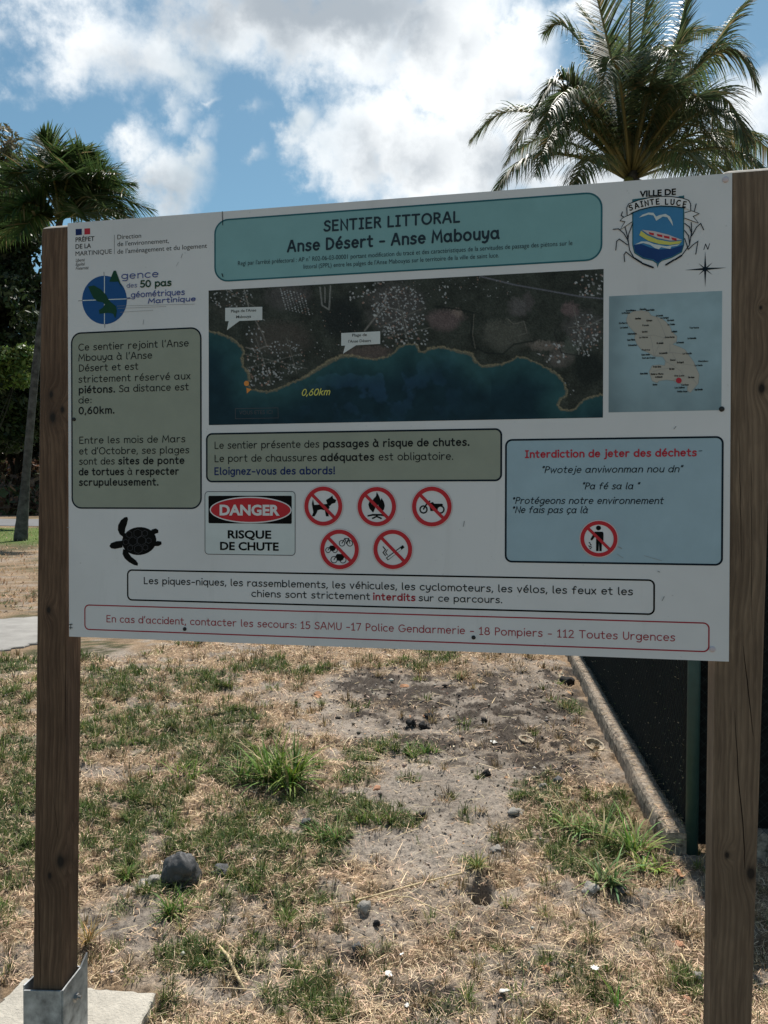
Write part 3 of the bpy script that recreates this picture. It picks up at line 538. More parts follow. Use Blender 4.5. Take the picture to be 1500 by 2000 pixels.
# ---- single stroke handwriting font (cap height 1, x height .7)
def El(cx, cy, rx, ry, a0=0, a1=360, n=None):
    n = n or max(6, int(abs(a1 - a0) / 24)); return [(cx + rx * math.cos(math.radians(a0 + (a1 - a0) * k / n)), cy + ry * math.sin(math.radians(a0 + (a1 - a0) * k / n))) for k in range(n + 1)]
bowl = El(.28, .34, .26, .34, 0, 360)
arch = lambda x0, w: [(x0, .38)] + El(x0 + w / 2, .46, w / 2, .23, 180, 0) [1:] + [(x0 + w, 0)]
GL = {
 'a': [bowl, [(.55, .68), (.55, .12), (.62, 0)]], 'b': [[(.06, 1.02), (.06, 0)], El(.32, .34, .26, .34)], 'c': [El(.31, .35, .28, .35, 50, 310)], 'd': [bowl, [(.55, 1.02), (.55, 0)]],
 'e': [[(.06, .37), (.54, .37)] + El(.30, .35, .25, .34, 5, 315)[1:]], 'f': [[(.44, .94), (.34, 1.01), (.24, .96), (.19, .8), (.18, .5), (.18, 0)], [(.02, .64), (.38, .64)]],
 'g': [El(.28, .36, .26, .32), [(.55, .68), (.55, -.05), (.49, -.22), (.33, -.3), (.1, -.24)]], 'h': [[(.07, 1.02), (.07, 0)], arch(.07, .45)], 'i': [[(.08, .69), (.08, 0)], [(.08, 1.0)]],
 'j': [[(.2, .69), (.2, -.1), (.14, -.25), (0, -.3)], [(.2, 1.0)]], 'k': [[(.07, 1.02), (.07, 0)], [(.46, .68), (.09, .32)], [(.2, .42), (.5, 0)]], 'l': [[(.08, 1.02), (.08, .12), (.17, 0)]],
 'm': [[(.07, .69), (.07, 0)], arch(.07, .36), arch(.43, .36)], 'n': [[(.07, .69), (.07, 0)], arch(.07, .45)], 'o': [El(.31, .35, .28, .35)], 'p': [[(.06, .69), (.06, -.32)], El(.32, .35, .26, .34)],
 'q': [El(.28, .35, .26, .34), [(.55, .69), (.55, -.32)]], 'r': [[(.07, .69), (.07, 0)], [(.07, .4), (.14, .58), (.28, .68), (.42, .66)]], 's': [[(.44, .6), (.34, .68), (.18, .68), (.08, .56), (.12, .42), (.3, .35), (.43, .25), (.42, .1), (.3, .01), (.14, 0), (.03, .08)]],
 't': [[(.18, .95), (.18, .15), (.25, .02), (.4, .02)], [(.01, .67), (.4, .67)]], 'u': [[(.07, .69), (.07, .25), (.14, .06), (.28, 0), (.44, .08), (.52, .26)], [(.52, .69), (.52, 0)]], 'v': [[(.03, .69), (.25, 0), (.48, .69)]],
 'w': [[(.03, .69), (.19, 0), (.38, .6), (.57, 0), (.74, .69)]], 'x': [[(.04, .69), (.46, 0)], [(.46, .69), (.04, 0)]], 'y': [[(.04, .69), (.08, .25), (.2, .1), (.35, .13), (.5, .35)], [(.52, .69), (.48, .1), (.38, -.2), (.22, -.31), (.05, -.26)]],
 'z': [[(.05, .68), (.46, .68), (.04, .01), (.48, .01)]],
 'A': [[(.02, 0), (.34, 1), (.42, 1), (.7, 0)], [(.13, .34), (.61, .34)]], 'B': [[(.07, 1), (.07, 0)], [(.07, 1), (.35, .98), (.45, .76), (.35, .55), (.07, .53)], [(.35, .54), (.55, .4), (.5, .1), (.3, 0), (.07, 0)]], 'C': [El(.42, .5, .38, .5, 50, 310)],
 'D': [[(.07, 1), (.07, 0)], [(.07, 1), (.35, .98), (.58, .8), (.66, .5), (.58, .2), (.35, .02), (.07, 0)]], 'E': [[(.52, 1), (.07, 1), (.07, 0), (.54, 0)], [(.07, .52), (.46, .52)]], 'F': [[(.52, 1), (.07, 1), (.07, 0)], [(.07, .52), (.44, .52)]],
 'G': [El(.42, .5, .38, .5, 50, 340) + [(.78, .45), (.5, .45)]], 'H': [[(.07, 1), (.07, 0)], [(.6, 1), (.6, 0)], [(.07, .52), (.6, .52)]], 'I': [[(.04, 1), (.38, 1)], [(.21, 1), (.21, 0)], [(.04, 0), (.38, 0)]], 'J': [[(.4, 1), (.4, .2), (.3, .02), (.1, .02), (.02, .14)]],
 'L': [[(.07, 1), (.07, 0), (.5, 0)]], 'M': [[(.04, 0), (.12, 1), (.43, .3), (.74, 1), (.82, 0)]], 'N': [[(.07, 0), (.07, 1), (.62, 0), (.62, 1)]], 'O': [El(.43, .5, .39, .5)], 'P': [[(.07, 0), (.07, 1), (.36, .99), (.52, .84), (.5, .6), (.34, .48), (.07, .46)]],
 'R': [[(.07, 0), (.07, 1), (.36, .99), (.52, .85), (.5, .62), (.34, .52), (.07, .5)], [(.3, .5), (.58, 0)]], 'S': [[(.54, .86), (.4, .99), (.2, .97), (.08, .8), (.15, .6), (.38, .5), (.54, .34), (.5, .1), (.32, 0), (.14, .02), (.03, .14)]], 'T': [[(.02, 1), (.64, 1)], [(.33, 1), (.33, 0)]],
 'U': [[(.07, 1), (.07, .3), (.15, .07), (.33, 0), (.52, .08), (.6, .3), (.6, 1)]], 'V': [[(.02, 1), (.32, 0), (.62, 1)]],
 '0': [El(.31, .5, .27, .5)], '1': [[(.06, .78), (.26, 1), (.26, 0)], [(.08, 0), (.44, 0)]], '2': [[(.06, .82), (.18, .98), (.38, .98), (.5, .8), (.44, .55), (.05, 0), (.54, 0)]], '5': [[(.48, 1), (.12, 1), (.08, .55), (.3, .6), (.5, .45), (.5, .2), (.34, .02), (.16, 0), (.03, .1)]],
 '6': [[(.44, 1), (.2, .75), (.07, .4)] + El(.31, .3, .25, .3, 160, 510)], '7': [[(.04, 1), (.52, 1), (.2, 0)]], '8': [El(.3, .75, .2, .24), El(.3, .26, .26, .26)],
 '.': [[(.08, .04)]], ',': [[(.1, .08), (.02, -.16)]], ':': [[(.08, .08)], [(.08, .55)]], "'": [[(.1, 1.05), (.05, .78)]], '-': [[(.06, .38), (.42, .38)]], '!': [[(.08, 1), (.08, .3)], [(.08, .04)]], '(': [[(.2, 1.1), (.05, .5), (.2, -.15)]], ')': [[(.05, 1.1), (.2, .5), (.05, -.15)]],
 '"': [[(.06, 1.05), (.03, .8)], [(.2, 1.05), (.17, .8)]], '*': [[(.03, .85), (.27, .85)], [(.09, .98), (.21, .72)], [(.21, .98), (.09, .72)]], '_': [[(0, -.05), (.4, -.05)]]}
for ch, bs, ac in (('é', 'e', [(.26, .84), (.42, 1.06)]), ('è', 'e', [(.34, .84), (.18, 1.06)]), ('à', 'a', [(.36, .84), (.2, 1.06)]), ('ç', 'c', [(.3, 0), (.36, -.14), (.24, -.26)])): GL[ch] = GL[bs] + [ac]
ADV = {}
for k, v in GL.items(): ADV[k] = max(p[0] for s_ in v for p in s_) + .17
def text_line(pr, p0, p1, runs, cap_px, slant=0.0, wt=(.085, .15)):
    wt = (wt[0] * 1.32, wt[1] * 1.15)
    """runs: [(text, bold)], baseline from photo pixel p0 to p1; height in photo pixels"""
    a, b = S(*p0), S(*p1); cap = abs(S(p0[0], p0[1] - cap_px)[1] - a[1]); b[1] = (a[1] + b[1]) / 2; a[1] = b[1]
    tot = 0
    for tx, bd in runs:
        for ch in tx: tot += .42 if ch == ' ' else ADV[ch] + (.05 if bd else 0)
    kx = (b[0] - a[0]) / (tot - .17); x = 0
    for tx, bd in runs:
        w = cap * wt[1 if bd else 0]
        for ch in tx:
            if ch == ' ': x += .42; continue
            for st in GL[ch]: pr.stroke([(a[0] + (x + q[0]) * kx + q[1] * cap * slant, a[1] - q[1] * cap) for q in st], w)
            x += ADV[ch] + (.05 if bd else 0)
FONT = None
def sans(name, key, p0, p1, tx, cap_px, bold=0.0, slant=0, h=.0007, parent=None, space=1.0):
    cu = bpy.data.curves.new('t', 'FONT'); cu.body = tx; cu.size = 1.0; cu.offset = bold; cu.shear = slant; cu.space_character = space; cu.resolution_u = 3
    o = bpy.data.objects.new('t', cu); col.objects.link(o); dg = bpy.context.evaluated_depsgraph_get(); me = bpy.data.meshes.new_from_object(o.evaluated_get(dg))
    bpy.data.objects.remove(o); bpy.data.curves.remove(cu)
    n = len(me.vertices); co = np.zeros(n * 3, np.float32); me.vertices.foreach_get('co', co); co = co.reshape(-1, 3)
    a, b = S(*p0), S(*p1); b[1] = (a[1] + b[1]) / 2; a[1] = b[1]; cap = abs(S(p0[0], p0[1] - cap_px)[1] - S(*p0)[1])
    x0, x1 = co[:, 0].min(), co[:, 0].max(); sx = (b[0] - a[0]) / (x1 - x0); sy = cap / .69
    u = a[0] + (co[:, 0] - x0) * sx; v = a[1] - co[:, 1] * sy
    W = TL + np.outer(u, R1) + np.outer(v, R2) + NF * h; me.vertices.foreach_set('co', W.astype(np.float32).ravel()); me.update(); me.materials.clear(); me.materials.append(pm(key))
    me.name = name; return part(name, me, parent or brd)

# title
tp = framed('title_panel', ((420, 430.5), (1175, 376), (1175, 508), (420, 549)), .034, 'teal', 'tealk', .0038)
PL['soft_ink'] = (.028, .045, .06); p = Print('title_text', 'soft_ink', .0009)
text_line(p, (633, 451), (898, 433.5), [('SENTIER LITTORAL', True)], 19, wt=(.1, .18)); text_line(p, (562, 490.5), (975, 466.5), [('Anse Désert - Anse Mabouya', True)], 20.5, wt=(.1, .18)); p.done(tp)
sans('title_small_text', 'soft_ink', (465, 519), (1118, 478.5), "Regi par l'arrêté préfectoral : AP n° R02-06-03-00001 portant modification du tracé et des caractéristiques de la servitudes de passage des piétons sur le", 8.5, parent=tp, h=.0009)
sans('title_small_text', 'soft_ink', (593, 525), (974.5, 503), "littoral (SPPL) entre les palges de l'Anse Mabouyas sur le territoire de la ville de saint luce.", 8.5, parent=tp, h=.0009)
# left green box
gp = framed('text_panel', ((140.5, 649), (391.8, 642.4), (393.5, 992.5), (140.8, 992.5)), .026, 'green', 'ink', .0038)
for a, b, r in [((153.6, 683), (368, 678), [("Ce sentier rejoint l'Anse", 0)]), ((153.6, 704), (296.6, 701), [("Mbouya à l'Anse", 0)]), ((154.4, 724), (269.6, 723), [('Désert et est', 0)]), ((153.6, 745.6), (371.4, 742), [('strictement réservé aux', 0)]),
                ((154.4, 766), (368, 763.6), [('piétons.', 1), (' Sa distance est', 0)]), ((154, 787.4), (178, 787.4), [('de:', 0)]), ((154.4, 808), (223, 807.4), [('0,60km.', 1)]), ((155, 865.6), (361.4, 864), [('Entre les mois de Mars', 0)]),
                ((155, 886.6), (369, 885.6), [("et d'Octobre, ses plages", 0)]), ((155, 906.6), (360, 906), [('sont des ', 0), ('sites de ponte', 1)]), ((155, 927.2), (349.4, 927), [('de tortues', 1), (' à ', 0), ('respecter', 1)]), ((155, 947.6), (309, 948), [('scrupuleusement.', 1)])]:
    p = Print('panel_text', 'text', .0009); text_line(p, a, b, r, 12.6, wt=(.10, .175)); p.done(gp)
# middle green box
gp = framed('text_panel', ((404, 847.2), (979, 838.4), (979, 940), (404, 939)), .014, 'green', 'ink', .0042)
p = Print('panel_text', 'text', .0009)
text_line(p, (419.3, 875.5), (916, 870.7), [('Le sentier présente des ', 0), ('passages à risque de chutes.', 1)], 13, wt=(.10, .175)); p.done(gp); p = Print('panel_text', 'text', .0009); text_line(p, (419.3, 901.2), (884, 898.3), [('Le port de chaussures ', 0), ('adéquates', 1), (' est obligatoire.', 0)], 13, wt=(.10, .175)); p.done(gp)
p = Print('warning_text', 'navy', .0009); text_line(p, (419.3, 926.8), (653.5, 925.6), [('Eloignez-vous des abords!', 1)], 13, wt=(.10, .165)); p.done(gp)
# blue box
gp = framed('text_panel', ((988, 859.4), (1412.5, 853.5), (1409, 1105.5), (988, 1094.5)), .014, 'blue', 'ink', .0042)
p = Print('heading_text', 'tred', .0009); text_line(p, (1026, 892.8), (1360, 891), [('Interdiction de jeter des déchets', 1)], 12.8, wt=(.1, .19)); p.done(gp)
for a, b, tx in [((1057.7, 923), (1331, 922.4), '"Pwoteje anviwonman nou dn"'), ((1136.7, 955.3), (1247, 955), '"Pa fé sa la "'), ((999.8, 983.5), (1294, 984), '*Protégeons notre environnement'), ((999.8, 1001.4), (1146.6, 1002), '*Ne fais pas ça là')]:
    p = Print('panel_text', 'ink', .0009); text_line(p, a, b, [(tx, 0)], 12, slant=.22, wt=(.105, .16)); p.done(gp)
p = Print('dash_mark', 'ink', .0009); p.pxstroke([(1365, 881), (1371, 880.5)], .0015); p.done(gp)
# bottom boxes
p = Print('frame_line', 'black', .0004); x0, y0, x1, y1 = rect_uv((249.5, 1112.6), (1278, 1134), (1277, 1199.5), (249.5, 1171.7)); P_ = rr_pts(x0, y0, x1, y1, .012); p.stroke(P_ + [P_[0]], .0038); p.done()
p = Print('notice_text', 'text', .0006); text_line(p, (281, 1139), (1235, 1163), [('Les piques-niques, les rassemblements, les véhicules, les cyclomoteurs, les vélos, les feux et les', 0)], 12.2, wt=(.115, .17))
a_, b_ = (491.5, 1165), (979.6, 1177.5)
text_line(p, a_, (722, 1171), [('chiens sont strictement', 0)], 12.2, wt=(.115, .17)); text_line(p, (818, 1173.4), b_, [('sur ce parcours.', 0)], 12.2, wt=(.115, .17)); p.done()
p = Print('notice_red_text', 'dred', .0006); text_line(p, (729, 1171.2), (811, 1173.2), [('interdits', 1)], 12.2, wt=(.115, .19)); p.done()
p = Print('frame_line', 'dred', .0004); x0, y0, x1, y1 = rect_uv((165.9, 1181.3), (1385, 1217.3), (1384, 1271.3), (165.9, 1230.4)); P_ = rr_pts(x0, y0, x1, y1, .012); p.stroke(P_ + [P_[0]], .0030); p.done()
p = Print('emergency_text', 'dred', .0006); text_line(p, (208, 1214.4), (1317.5, 1252), [("En cas d'accident, contacter les secours: 15 SAMU -17 Police Gendarmerie - 18 Pompiers - 112 Toutes Urgences", 0)], 12.6, wt=(.095, .17)); p.done()
# danger plate
x0, y0, x1, y1 = rect_uv((400.5, 959.5), (577, 960.5), (576, 1084), (400.5, 1083))
dp = Print('danger_plate', 'pale', .0003); dp.poly(rr_pts(x0, y0, x1, y1, .009)); dp = dp.done()
p = Print('frame_line', 'grey', .0006); P_ = rr_pts(x0, y0, x1, y1, .009); p.stroke(P_ + [P_[0]], .0016); p.done(dp)
x0, y0, x1, y1 = rect_uv((407.3, 968), (570, 968.5), (570, 1023), (407.3, 1022)); p = Print('black_field', 'black', .0006); p.poly(rr_pts(x0, y0, x1, y1, .003)); p.done(dp)
c_ = S(489, 996); ell = lambda rx, ry: [(c_[0] + rx * math.cos(a), c_[1] + ry * math.sin(a)) for a in np.linspace(0, 2 * math.pi, 49)[:-1]]
rx_ = (S(569, 996) - S(409, 996))[0] / 2
p = Print('oval_rim', 'white', .0009); p.poly(ell(rx_, .0325)); p.done(dp); p = Print('red_oval', 'red', .0012); p.poly(ell(rx_ - .003, .0295)); p.done(dp)
sans('danger_text', 'white', (429.4, 1005.8), (546.6, 1005.8), 'DANGER', 19, bold=.04, parent=dp, h=.0016)
sans('risk_text', 'black', (445, 1051.3), (530, 1051.5), 'RISQUE', 15, bold=.03, parent=dp, h=.0008); sans('risk_text', 'black', (430, 1074.3), (544.5, 1074.5), 'DE CHUTE', 15, bold=.03, parent=dp, h=.0008)

# prohibition pictograms
def sym(cx, cy, rpx, drawf, name):
    c = S(cx, cy); r = (S(cx + rpx, cy) - c)[0]
    circ = lambda k, n=40: [(c[0] + r * k * math.cos(a), c[1] + r * k * math.sin(a)) for a in np.linspace(0, 2 * math.pi, n + 1)[:-1]]
    b = Print(name, 'pink', .0006); b.poly(circ(1.02)); rt = b.done(); b = Print('white_disc', 'white', .0008); b.poly(circ(.985)); b.done(rt)
    k = Print('black_figure', 'black', .0013); U = lambda p: (c[0] + p[0] * r, c[1] + p[1] * r); drawf(k, U, r); k.done(rt)
    q = Print('red_ring_and_bar', 'red', .0016); P_ = circ(.86); q.stroke(P_ + [P_[0]], r * .20); q.stroke([U((-.58, -.58)), U((.58, .58))], r * .155, cap=False, dh=.0001); q.done(rt)
def pol(k, U, pts): k.poly([U(p) for p in pts], dh=random.uniform(0, .0001))
def ring(k, U, r, x, y, R, w): P_ = [U((x + R * math.cos(a), y + R * math.sin(a))) for a in np.linspace(0, 2 * math.pi, 17)]; k.stroke(P_, w * r)
def ln(k, U, r, pts, w): k.stroke([U(p) for p in pts], w * r)
def dog(k, U, r):
    pol(k, U, [(-.52, -.34), (-.46, -.06), (.08, -.1), (.24, -.12), (.32, .06), (.24, .2), (.28, .5), (.14, .5), (.08, .2), (-.12, .16), (-.28, .2), (-.34, .34), (-.44, .5), (-.58, .5), (-.5, .3), (-.54, .1), (-.58, -.1)])
    pol(k, U, [(.14, -.3), (.34, -.42), (.46, -.52), (.5, -.38), (.66, -.3), (.6, -.16), (.44, -.12), (.32, .0), (.2, -.12)])
def fire(k, U, r):
    pol(k, U, [(-.18, .3), (-.36, .1), (-.42, -.1), (-.34, -.3), (-.24, -.1), (-.18, -.36), (-.04, -.5), (0, -.72), (.12, -.5), (.2, -.3), (.24, -.42), (.36, -.22), (.4, -.04), (.36, .14), (.2, .3), (.16, .08), (.06, -.1), (-.06, .02), (-.12, .18)])
    pol(k, U, [(-.46, .42), (-.2, .36), (.2, .36), (.46, .42), (.46, .5), (.2, .45), (-.2, .45), (-.46, .5)]); pol(k, U, [(-.26, .56), (.0, .44), (.28, .56), (.22, .62), (0, .52), (-.2, .62)])
def moto(k, U, r):
    ring(k, U, r, -.4, .14, .17, .07); ring(k, U, r, .42, .14, .17, .07); pol(k, U, [(-.2, -.14), (.05, -.22), (.12, -.14), (.5, -.14), (.56, -.06), (.3, .02), (.26, .2), (-.06, .22), (-.1, .04)]); ln(k, U, r, [(-.4, .12), (-.22, -.16), (-.1, -.26)], .07)
def bike(k, U, r):
    def bc(x, y, s, fat):
        ring(k, U, r, x - .17 * s, y, .12 * s, .035); ring(k, U, r, x + .17 * s, y, .12 * s, .035); ln(k, U, r, [(x - .17 * s, y), (x - .05 * s, y - .2 * s), (x + .12 * s, y - .2 * s), (x + .17 * s, y)], .04)
        ln(k, U, r, [(x - .05 * s, y - .2 * s), (x + .02 * s, y), (x + .12 * s, y - .2 * s)], .04)
        if fat: pol(k, U, [(x - .1 * s, y - .18 * s), (x + .2 * s, y - .2 * s), (x + .24 * s, y - .1 * s), (x + .1 * s, y + .05 * s), (x - .06 * s, y + .03 * s)])
    bc(.32, -.3, 1.15, 0); bc(-.4, .04, 1.0, 1); bc(-.05, .5, 1.3, 1)
def cig(k, U, r):
    pol(k, U, [(-.34, .42), (.5, -.22), (.58, -.1), (-.24, .54)]); 
    ln(k, U, r, [(-.36, .3), (-.48, .16), (-.36, .02), (-.48, -.12)], .05); ln(k, U, r, [(-.26, .28), (-.36, .16), (-.26, .02)], .04)
    k2 = Print('cigarette_paper', 'white', .00145); k2.poly([U(p) for p in [(-.27, .42), (.38, -.07), (.43, .01), (-.22, .49)]]); k2.done()
def man(k, U, r):
    k.poly([U((-.02 + .13 * math.cos(a), -.58 + .13 * math.sin(a))) for a in np.linspace(0, 2 * math.pi, 15)[:-1]])
    pol(k, U, [(-.2, -.38), (.2, -.38), (.24, -.3), (.24, .1), (.16, .1), (.15, .66), (.03, .66), (.01, .14), (-.01, .66), (-.14, .66), (-.14, -.18), (-.36, .1), (-.44, .04), (-.26, -.3)])
    for q in [(-.5, .2), (-.44, .3), (-.52, .38), (-.46, .5), (-.42, .42)]: ln(k, U, r, [q, (q[0] + .05, q[1] + .04)], .05)
sym(631.6, 988.6, 38.8, dog, 'no_dogs_symbol'); sym(736, 989.4, 39.3, fire, 'no_fire_symbol'); sym(843.4, 989.4, 40.5, moto, 'no_motorbikes_symbol'); sym(663.3, 1073, 39.4, bike, 'no_cycles_symbol'); sym(767.2, 1073, 39.6, cig, 'no_smoking_symbol'); sym(1169.5, 1052.3, 38.0, man, 'no_littering_symbol')

# turtle, drawn in zoom coordinates of the photograph (offset 120,1000 scale 4.6875)
Z2 = lambda x, y: (120 + x / 4.6875, 1000 + y / 4.6875)
tu = Print('turtle_silhouette', 'black', .0004)
def zell(cx, cy, rx, ry, rot=0, n=28): 
    c, s = math.cos(rot), math.sin(rot); return [Z2(cx + rx * math.cos(a) * c - ry * math.sin(a) * s, cy + rx * math.cos(a) * s + ry * math.sin(a) * c) for a in np.linspace(0, 2 * math.pi, n + 1)[:-1]]
tu.pxpoly(zell(712, 266, 158, 128, -.12)); tu.pxpoly([Z2(*q) for q in [(560, 262), (500, 268), (455, 285), (440, 312), (455, 332), (490, 338), (560, 325)]], .0001)
tu.pxpoly([Z2(*q) for q in [(570, 232), (535, 205), (517, 165), (520, 120), (545, 75), (580, 48), (603, 45), (610, 65), (600, 110), (585, 150), (580, 190), (600, 215)]], .0001)
tu.pxpoly([Z2(*q) for q in [(565, 340), (560, 385), (580, 425), (620, 460), (665, 485), (698, 492), (702, 470), (680, 440), (640, 410), (615, 375), (620, 350)]], .0001)
tu.pxpoly([Z2(*q) for q in [(800, 195), (830, 160), (865, 150), (888, 165), (888, 190), (860, 200), (835, 215)]], .0001); tu.pxpoly([Z2(*q) for q in [(840, 285), (880, 265), (915, 270), (918, 295), (890, 312), (845, 312)]], .0001); tu = tu.done()
p = Print('shell_lines', 'grey', .0007)
for cx, cy, rr_ in [(655, 268, 42), (735, 262, 42), (800, 262, 26), (700, 195, 40), (705, 340, 40), (620, 205, 30), (765, 195, 28), (770, 325, 26), (630, 330, 26), (590, 275, 26)]:
    P_ = [Z2(cx + rr_ * math.cos(a + .5), cy + rr_ * math.sin(a + .5)) for a in np.linspace(0, 2 * math.pi, 7)]; p.pxstroke(P_, .0008)
p.done(tu)

# prefecture logo
for key, q in (('navy', [(147.8, 447.5), (159.7, 446.8), (160, 458.8), (148, 459.8)]), ('tred', [(165, 446.4), (176, 445.8), (176.2, 457.4), (165, 458.2)])): p = Print('flag_square', key, .0004); p.pxpoly(q); p.done()
for a, b, tx in [((147.7, 472.3), (184.6, 470.6), 'PRÉFET'), ((147.7, 485.6), (178, 484.6), 'DE LA'), ((147.7, 499), (218.5, 496.3), 'MARTINIQUE')]: sans('prefecture_text', 'black', a, b, tx, 8.8, bold=0.0 if 'M' in tx else .012, h=.0004)
for a, b, tx in [((229.4, 467.4), (275.7, 464.6), 'Direction'), ((229.4, 480.2), (329.8, 475.4), "de l'environnement,"), ((229.4, 494.8), (404.5, 485.3), "de l'aménagement et du logement")]: sans('directorate_text', 'text', a, b, tx, 9.0, h=.0004)
for a, b, tx in [((148, 511.3), (165.6, 510.6), 'Liberté'), ((148, 519.2), (165.6, 518.6), 'Égalité'), ((148, 527), (173, 526), 'Fraternité')]: sans('motto_text', 'text', a, b, tx, 6, slant=.25, h=.0004)
p = Print('divider_line', 'grey', .0004); p.pxstroke([(223.5, 459), (223.5, 496)], .0010); p.done()
# agency logo, zoom coordinates offset (120,420) scale 4.6875
Z1 = lambda x, y: (120 + x / 4.6875, 420 + y / 4.6875)
g0 = Print('globe_disc', 'globe', .0004); g0.pxpoly([Z1(395 + 205 * math.cos(a), 778 + 222 * math.sin(a)) for a in np.linspace(0, 2 * math.pi, 49)[:-1]]); g0 = g0.done()
p = Print('globe_cross', 'pale', .0007); p.pxstroke([Z1(395, 560), Z1(395, 998)], .0022, cap=False); p.pxstroke([Z1(195, 783), Z1(598, 768)], .0022, cap=False); p.done(g0)
for a, b in [((390, 522), (391, 556)), ((397, 1000), (398, 1032)), ((155, 786), (190, 784)), ((600, 768), (640, 766))]: p = Print('globe_tick', 'grey', .0004); p.pxstroke([Z1(*a), Z1(*b)], .0012); p.done(g0)
p = Print('island_emblem', 'dgreen', .0011); p.pxpoly([Z1(*q) for q in [(245, 655), (300, 645), (360, 680), (410, 730), (430, 770), (450, 795), (500, 835), (510, 880), (495, 945), (475, 905), (430, 895), (350, 905), (345, 870), (380, 850), (400, 820), (380, 800), (330, 790), (295, 760), (270, 710)]])
p.pxpoly([Z1(*q) for q in [(440, 610), (480, 510), (500, 510), (548, 640), (556, 668), (520, 610), (475, 612)]]); p.done(g0)
p = Print('agency_text', 'cobalt', .0012); text_line(p, Z1(552, 580), Z1(885, 574), [('gence', 0)], 13, wt=(.1, .14)); text_line(p, Z1(600, 665), Z1(692, 662), [('des', 0)], 8.5); text_line(p, Z1(605, 757), Z1(1127, 730), [('_géométriques', 0)], 10.5, wt=(.12, .15)); text_line(p, Z1(795, 805), Z1(1225, 790), [('Martinique', 0)], 8.5, slant=.1, wt=(.16, .2)); p.done()
p = Print('agency_green_text', 'dgreen', .0012); text_line(p, Z1(725, 666), Z1(1003, 640), [('50 pas', 0)], 12, wt=(.17, .2)); p.done()
p = Print('agency_lines', 'lgrey', .0012)
for i, (y0, x0, x1) in enumerate([(828, 510, 1220), (850, 520, 960), (885, 540, 840)]): p.pxstroke([Z1(x0, y0 + 6), Z1(x1, y0 - 12)], .0007)
p.done()

# town crest, zoom coordinates offset (1180,340) scale 5.769
Z3 = lambda x, y: (1180 + x / 5.769, 340 + y / 5.769)
sans('town_text', 'black', Z3(400, 256), Z3(808, 236), 'VILLE DE', 11.5, bold=.03, h=.0008)
q = Print('crest_shield', 'shield', .0004); q.pxpoly([Z3(*a) for a in [(322, 300), (895, 250), (893, 800), (870, 880), (760, 940), (650, 975), (605, 1010), (560, 975), (440, 950), (345, 890), (325, 800)]]); cs_ = q.done()
p = Print('crest_outline', 'tealk', .0007); P_ = [Z3(*a) for a in [(322, 290), (322, 800), (345, 890), (440, 950), (550, 975), (595, 1005), (602, 1045), (612, 1005), (650, 975), (760, 940), (870, 880), (895, 800), (895, 245)]]; p.pxstroke(P_, .0022)
p.pxpoly([Z3(*a) for a in [(320, 285), (420, 272), (520, 262), (520, 290), (330, 330)]], .0001); p.pxpoly([Z3(*a) for a in [(840, 250), (900, 245), (900, 290), (840, 275)]], .0001); p.done(cs_)
p = Print('crest_sea', 'deep', .0008); p.pxpoly([Z3(*a) for a in [(332, 800), (420, 790), (520, 830), (620, 850), (760, 840), (888, 800), (865, 872), (760, 930), (650, 965), (605, 1000), (560, 965), (440, 940), (352, 882)]]); p.done(cs_)
p = Print('crest_wave', 'pale', .0010); p.pxpoly([Z3(*a) for a in [(345, 795), (420, 760), (490, 762), (560, 790), (700, 815), (855, 790), (820, 810), (755, 818), (745, 845), (700, 838), (640, 825), (615, 848), (570, 835), (520, 800), (440, 778)]])
p.pxpoly([Z3(*a) for a in [(392, 492), (430, 460), (500, 435), (555, 438), (585, 480), (620, 465), (690, 450), (740, 480), (765, 530), (775, 588), (745, 540), (710, 488), (660, 480), (585, 528), (555, 468), (500, 458)]])
p.done(cs_)
p = Print('crest_boat_hull', 'yellow', .0012); p.pxpoly([Z3(*a) for a in [(415, 640), (480, 690), (600, 740), (740, 765), (875, 755), (850, 785), (740, 800), (620, 790), (500, 755), (395, 690)]]); p.done(cs_)
p = Print('crest_boat_rim', 'pink', .0013); p.pxpoly([Z3(*a) for a in [(425, 630), (560, 645), (720, 685), (880, 745), (740, 752), (600, 722), (490, 675)]]); p.done(cs_)
p = Print('crest_boat_seats', 'red', .0015)
for x0, y0, w_ in ((500, 660, 60), (590, 680, 65), (665, 698, 70), (755, 720, 60)): p.pxpoly([Z3(x0, y0 - 4), Z3(x0 + w_, y0 + 8), Z3(x0 + w_, y0 + 34), Z3(x0 + 10, y0 + 22)])
p.done(cs_)
# ribbon with town name
bt = [(258, 470), (255, 380), (275, 340), (380, 300), (520, 268), (640, 256), (760, 258), (880, 275), (950, 300), (972, 340), (972, 410)]; bb = [(905, 385), (800, 368), (640, 362), (520, 375), (400, 405), (300, 445)]
p = Print('crest_ribbon', 'white', .0018); p.pxpoly([Z3(*a) for a in bt + bb]); p.pxpoly([Z3(*a) for a in [(905, 440), (985, 418), (1068, 450), (1000, 480), (1060, 555), (905, 500)]]); p.pxpoly([Z3(*a) for a in [(310, 455), (210, 495), (180, 528), (235, 540), (180, 630), (315, 540)]]); p.done(cs_)
p = Print('crest_ribbon_line', 'ink', .0021); p.pxstroke([Z3(*a) for a in bt], .0018); p.pxstroke([Z3(*a) for a in bb[::-1]], .0018)
p.pxstroke([Z3(*a) for a in [(905, 440), (985, 418), (1068, 450), (1000, 480), (1060, 555), (905, 500)]], .0014); p.pxstroke([Z3(*a) for a in [(315, 450), (210, 495), (180, 528), (235, 540), (180, 630), (315, 540)]], .0014)
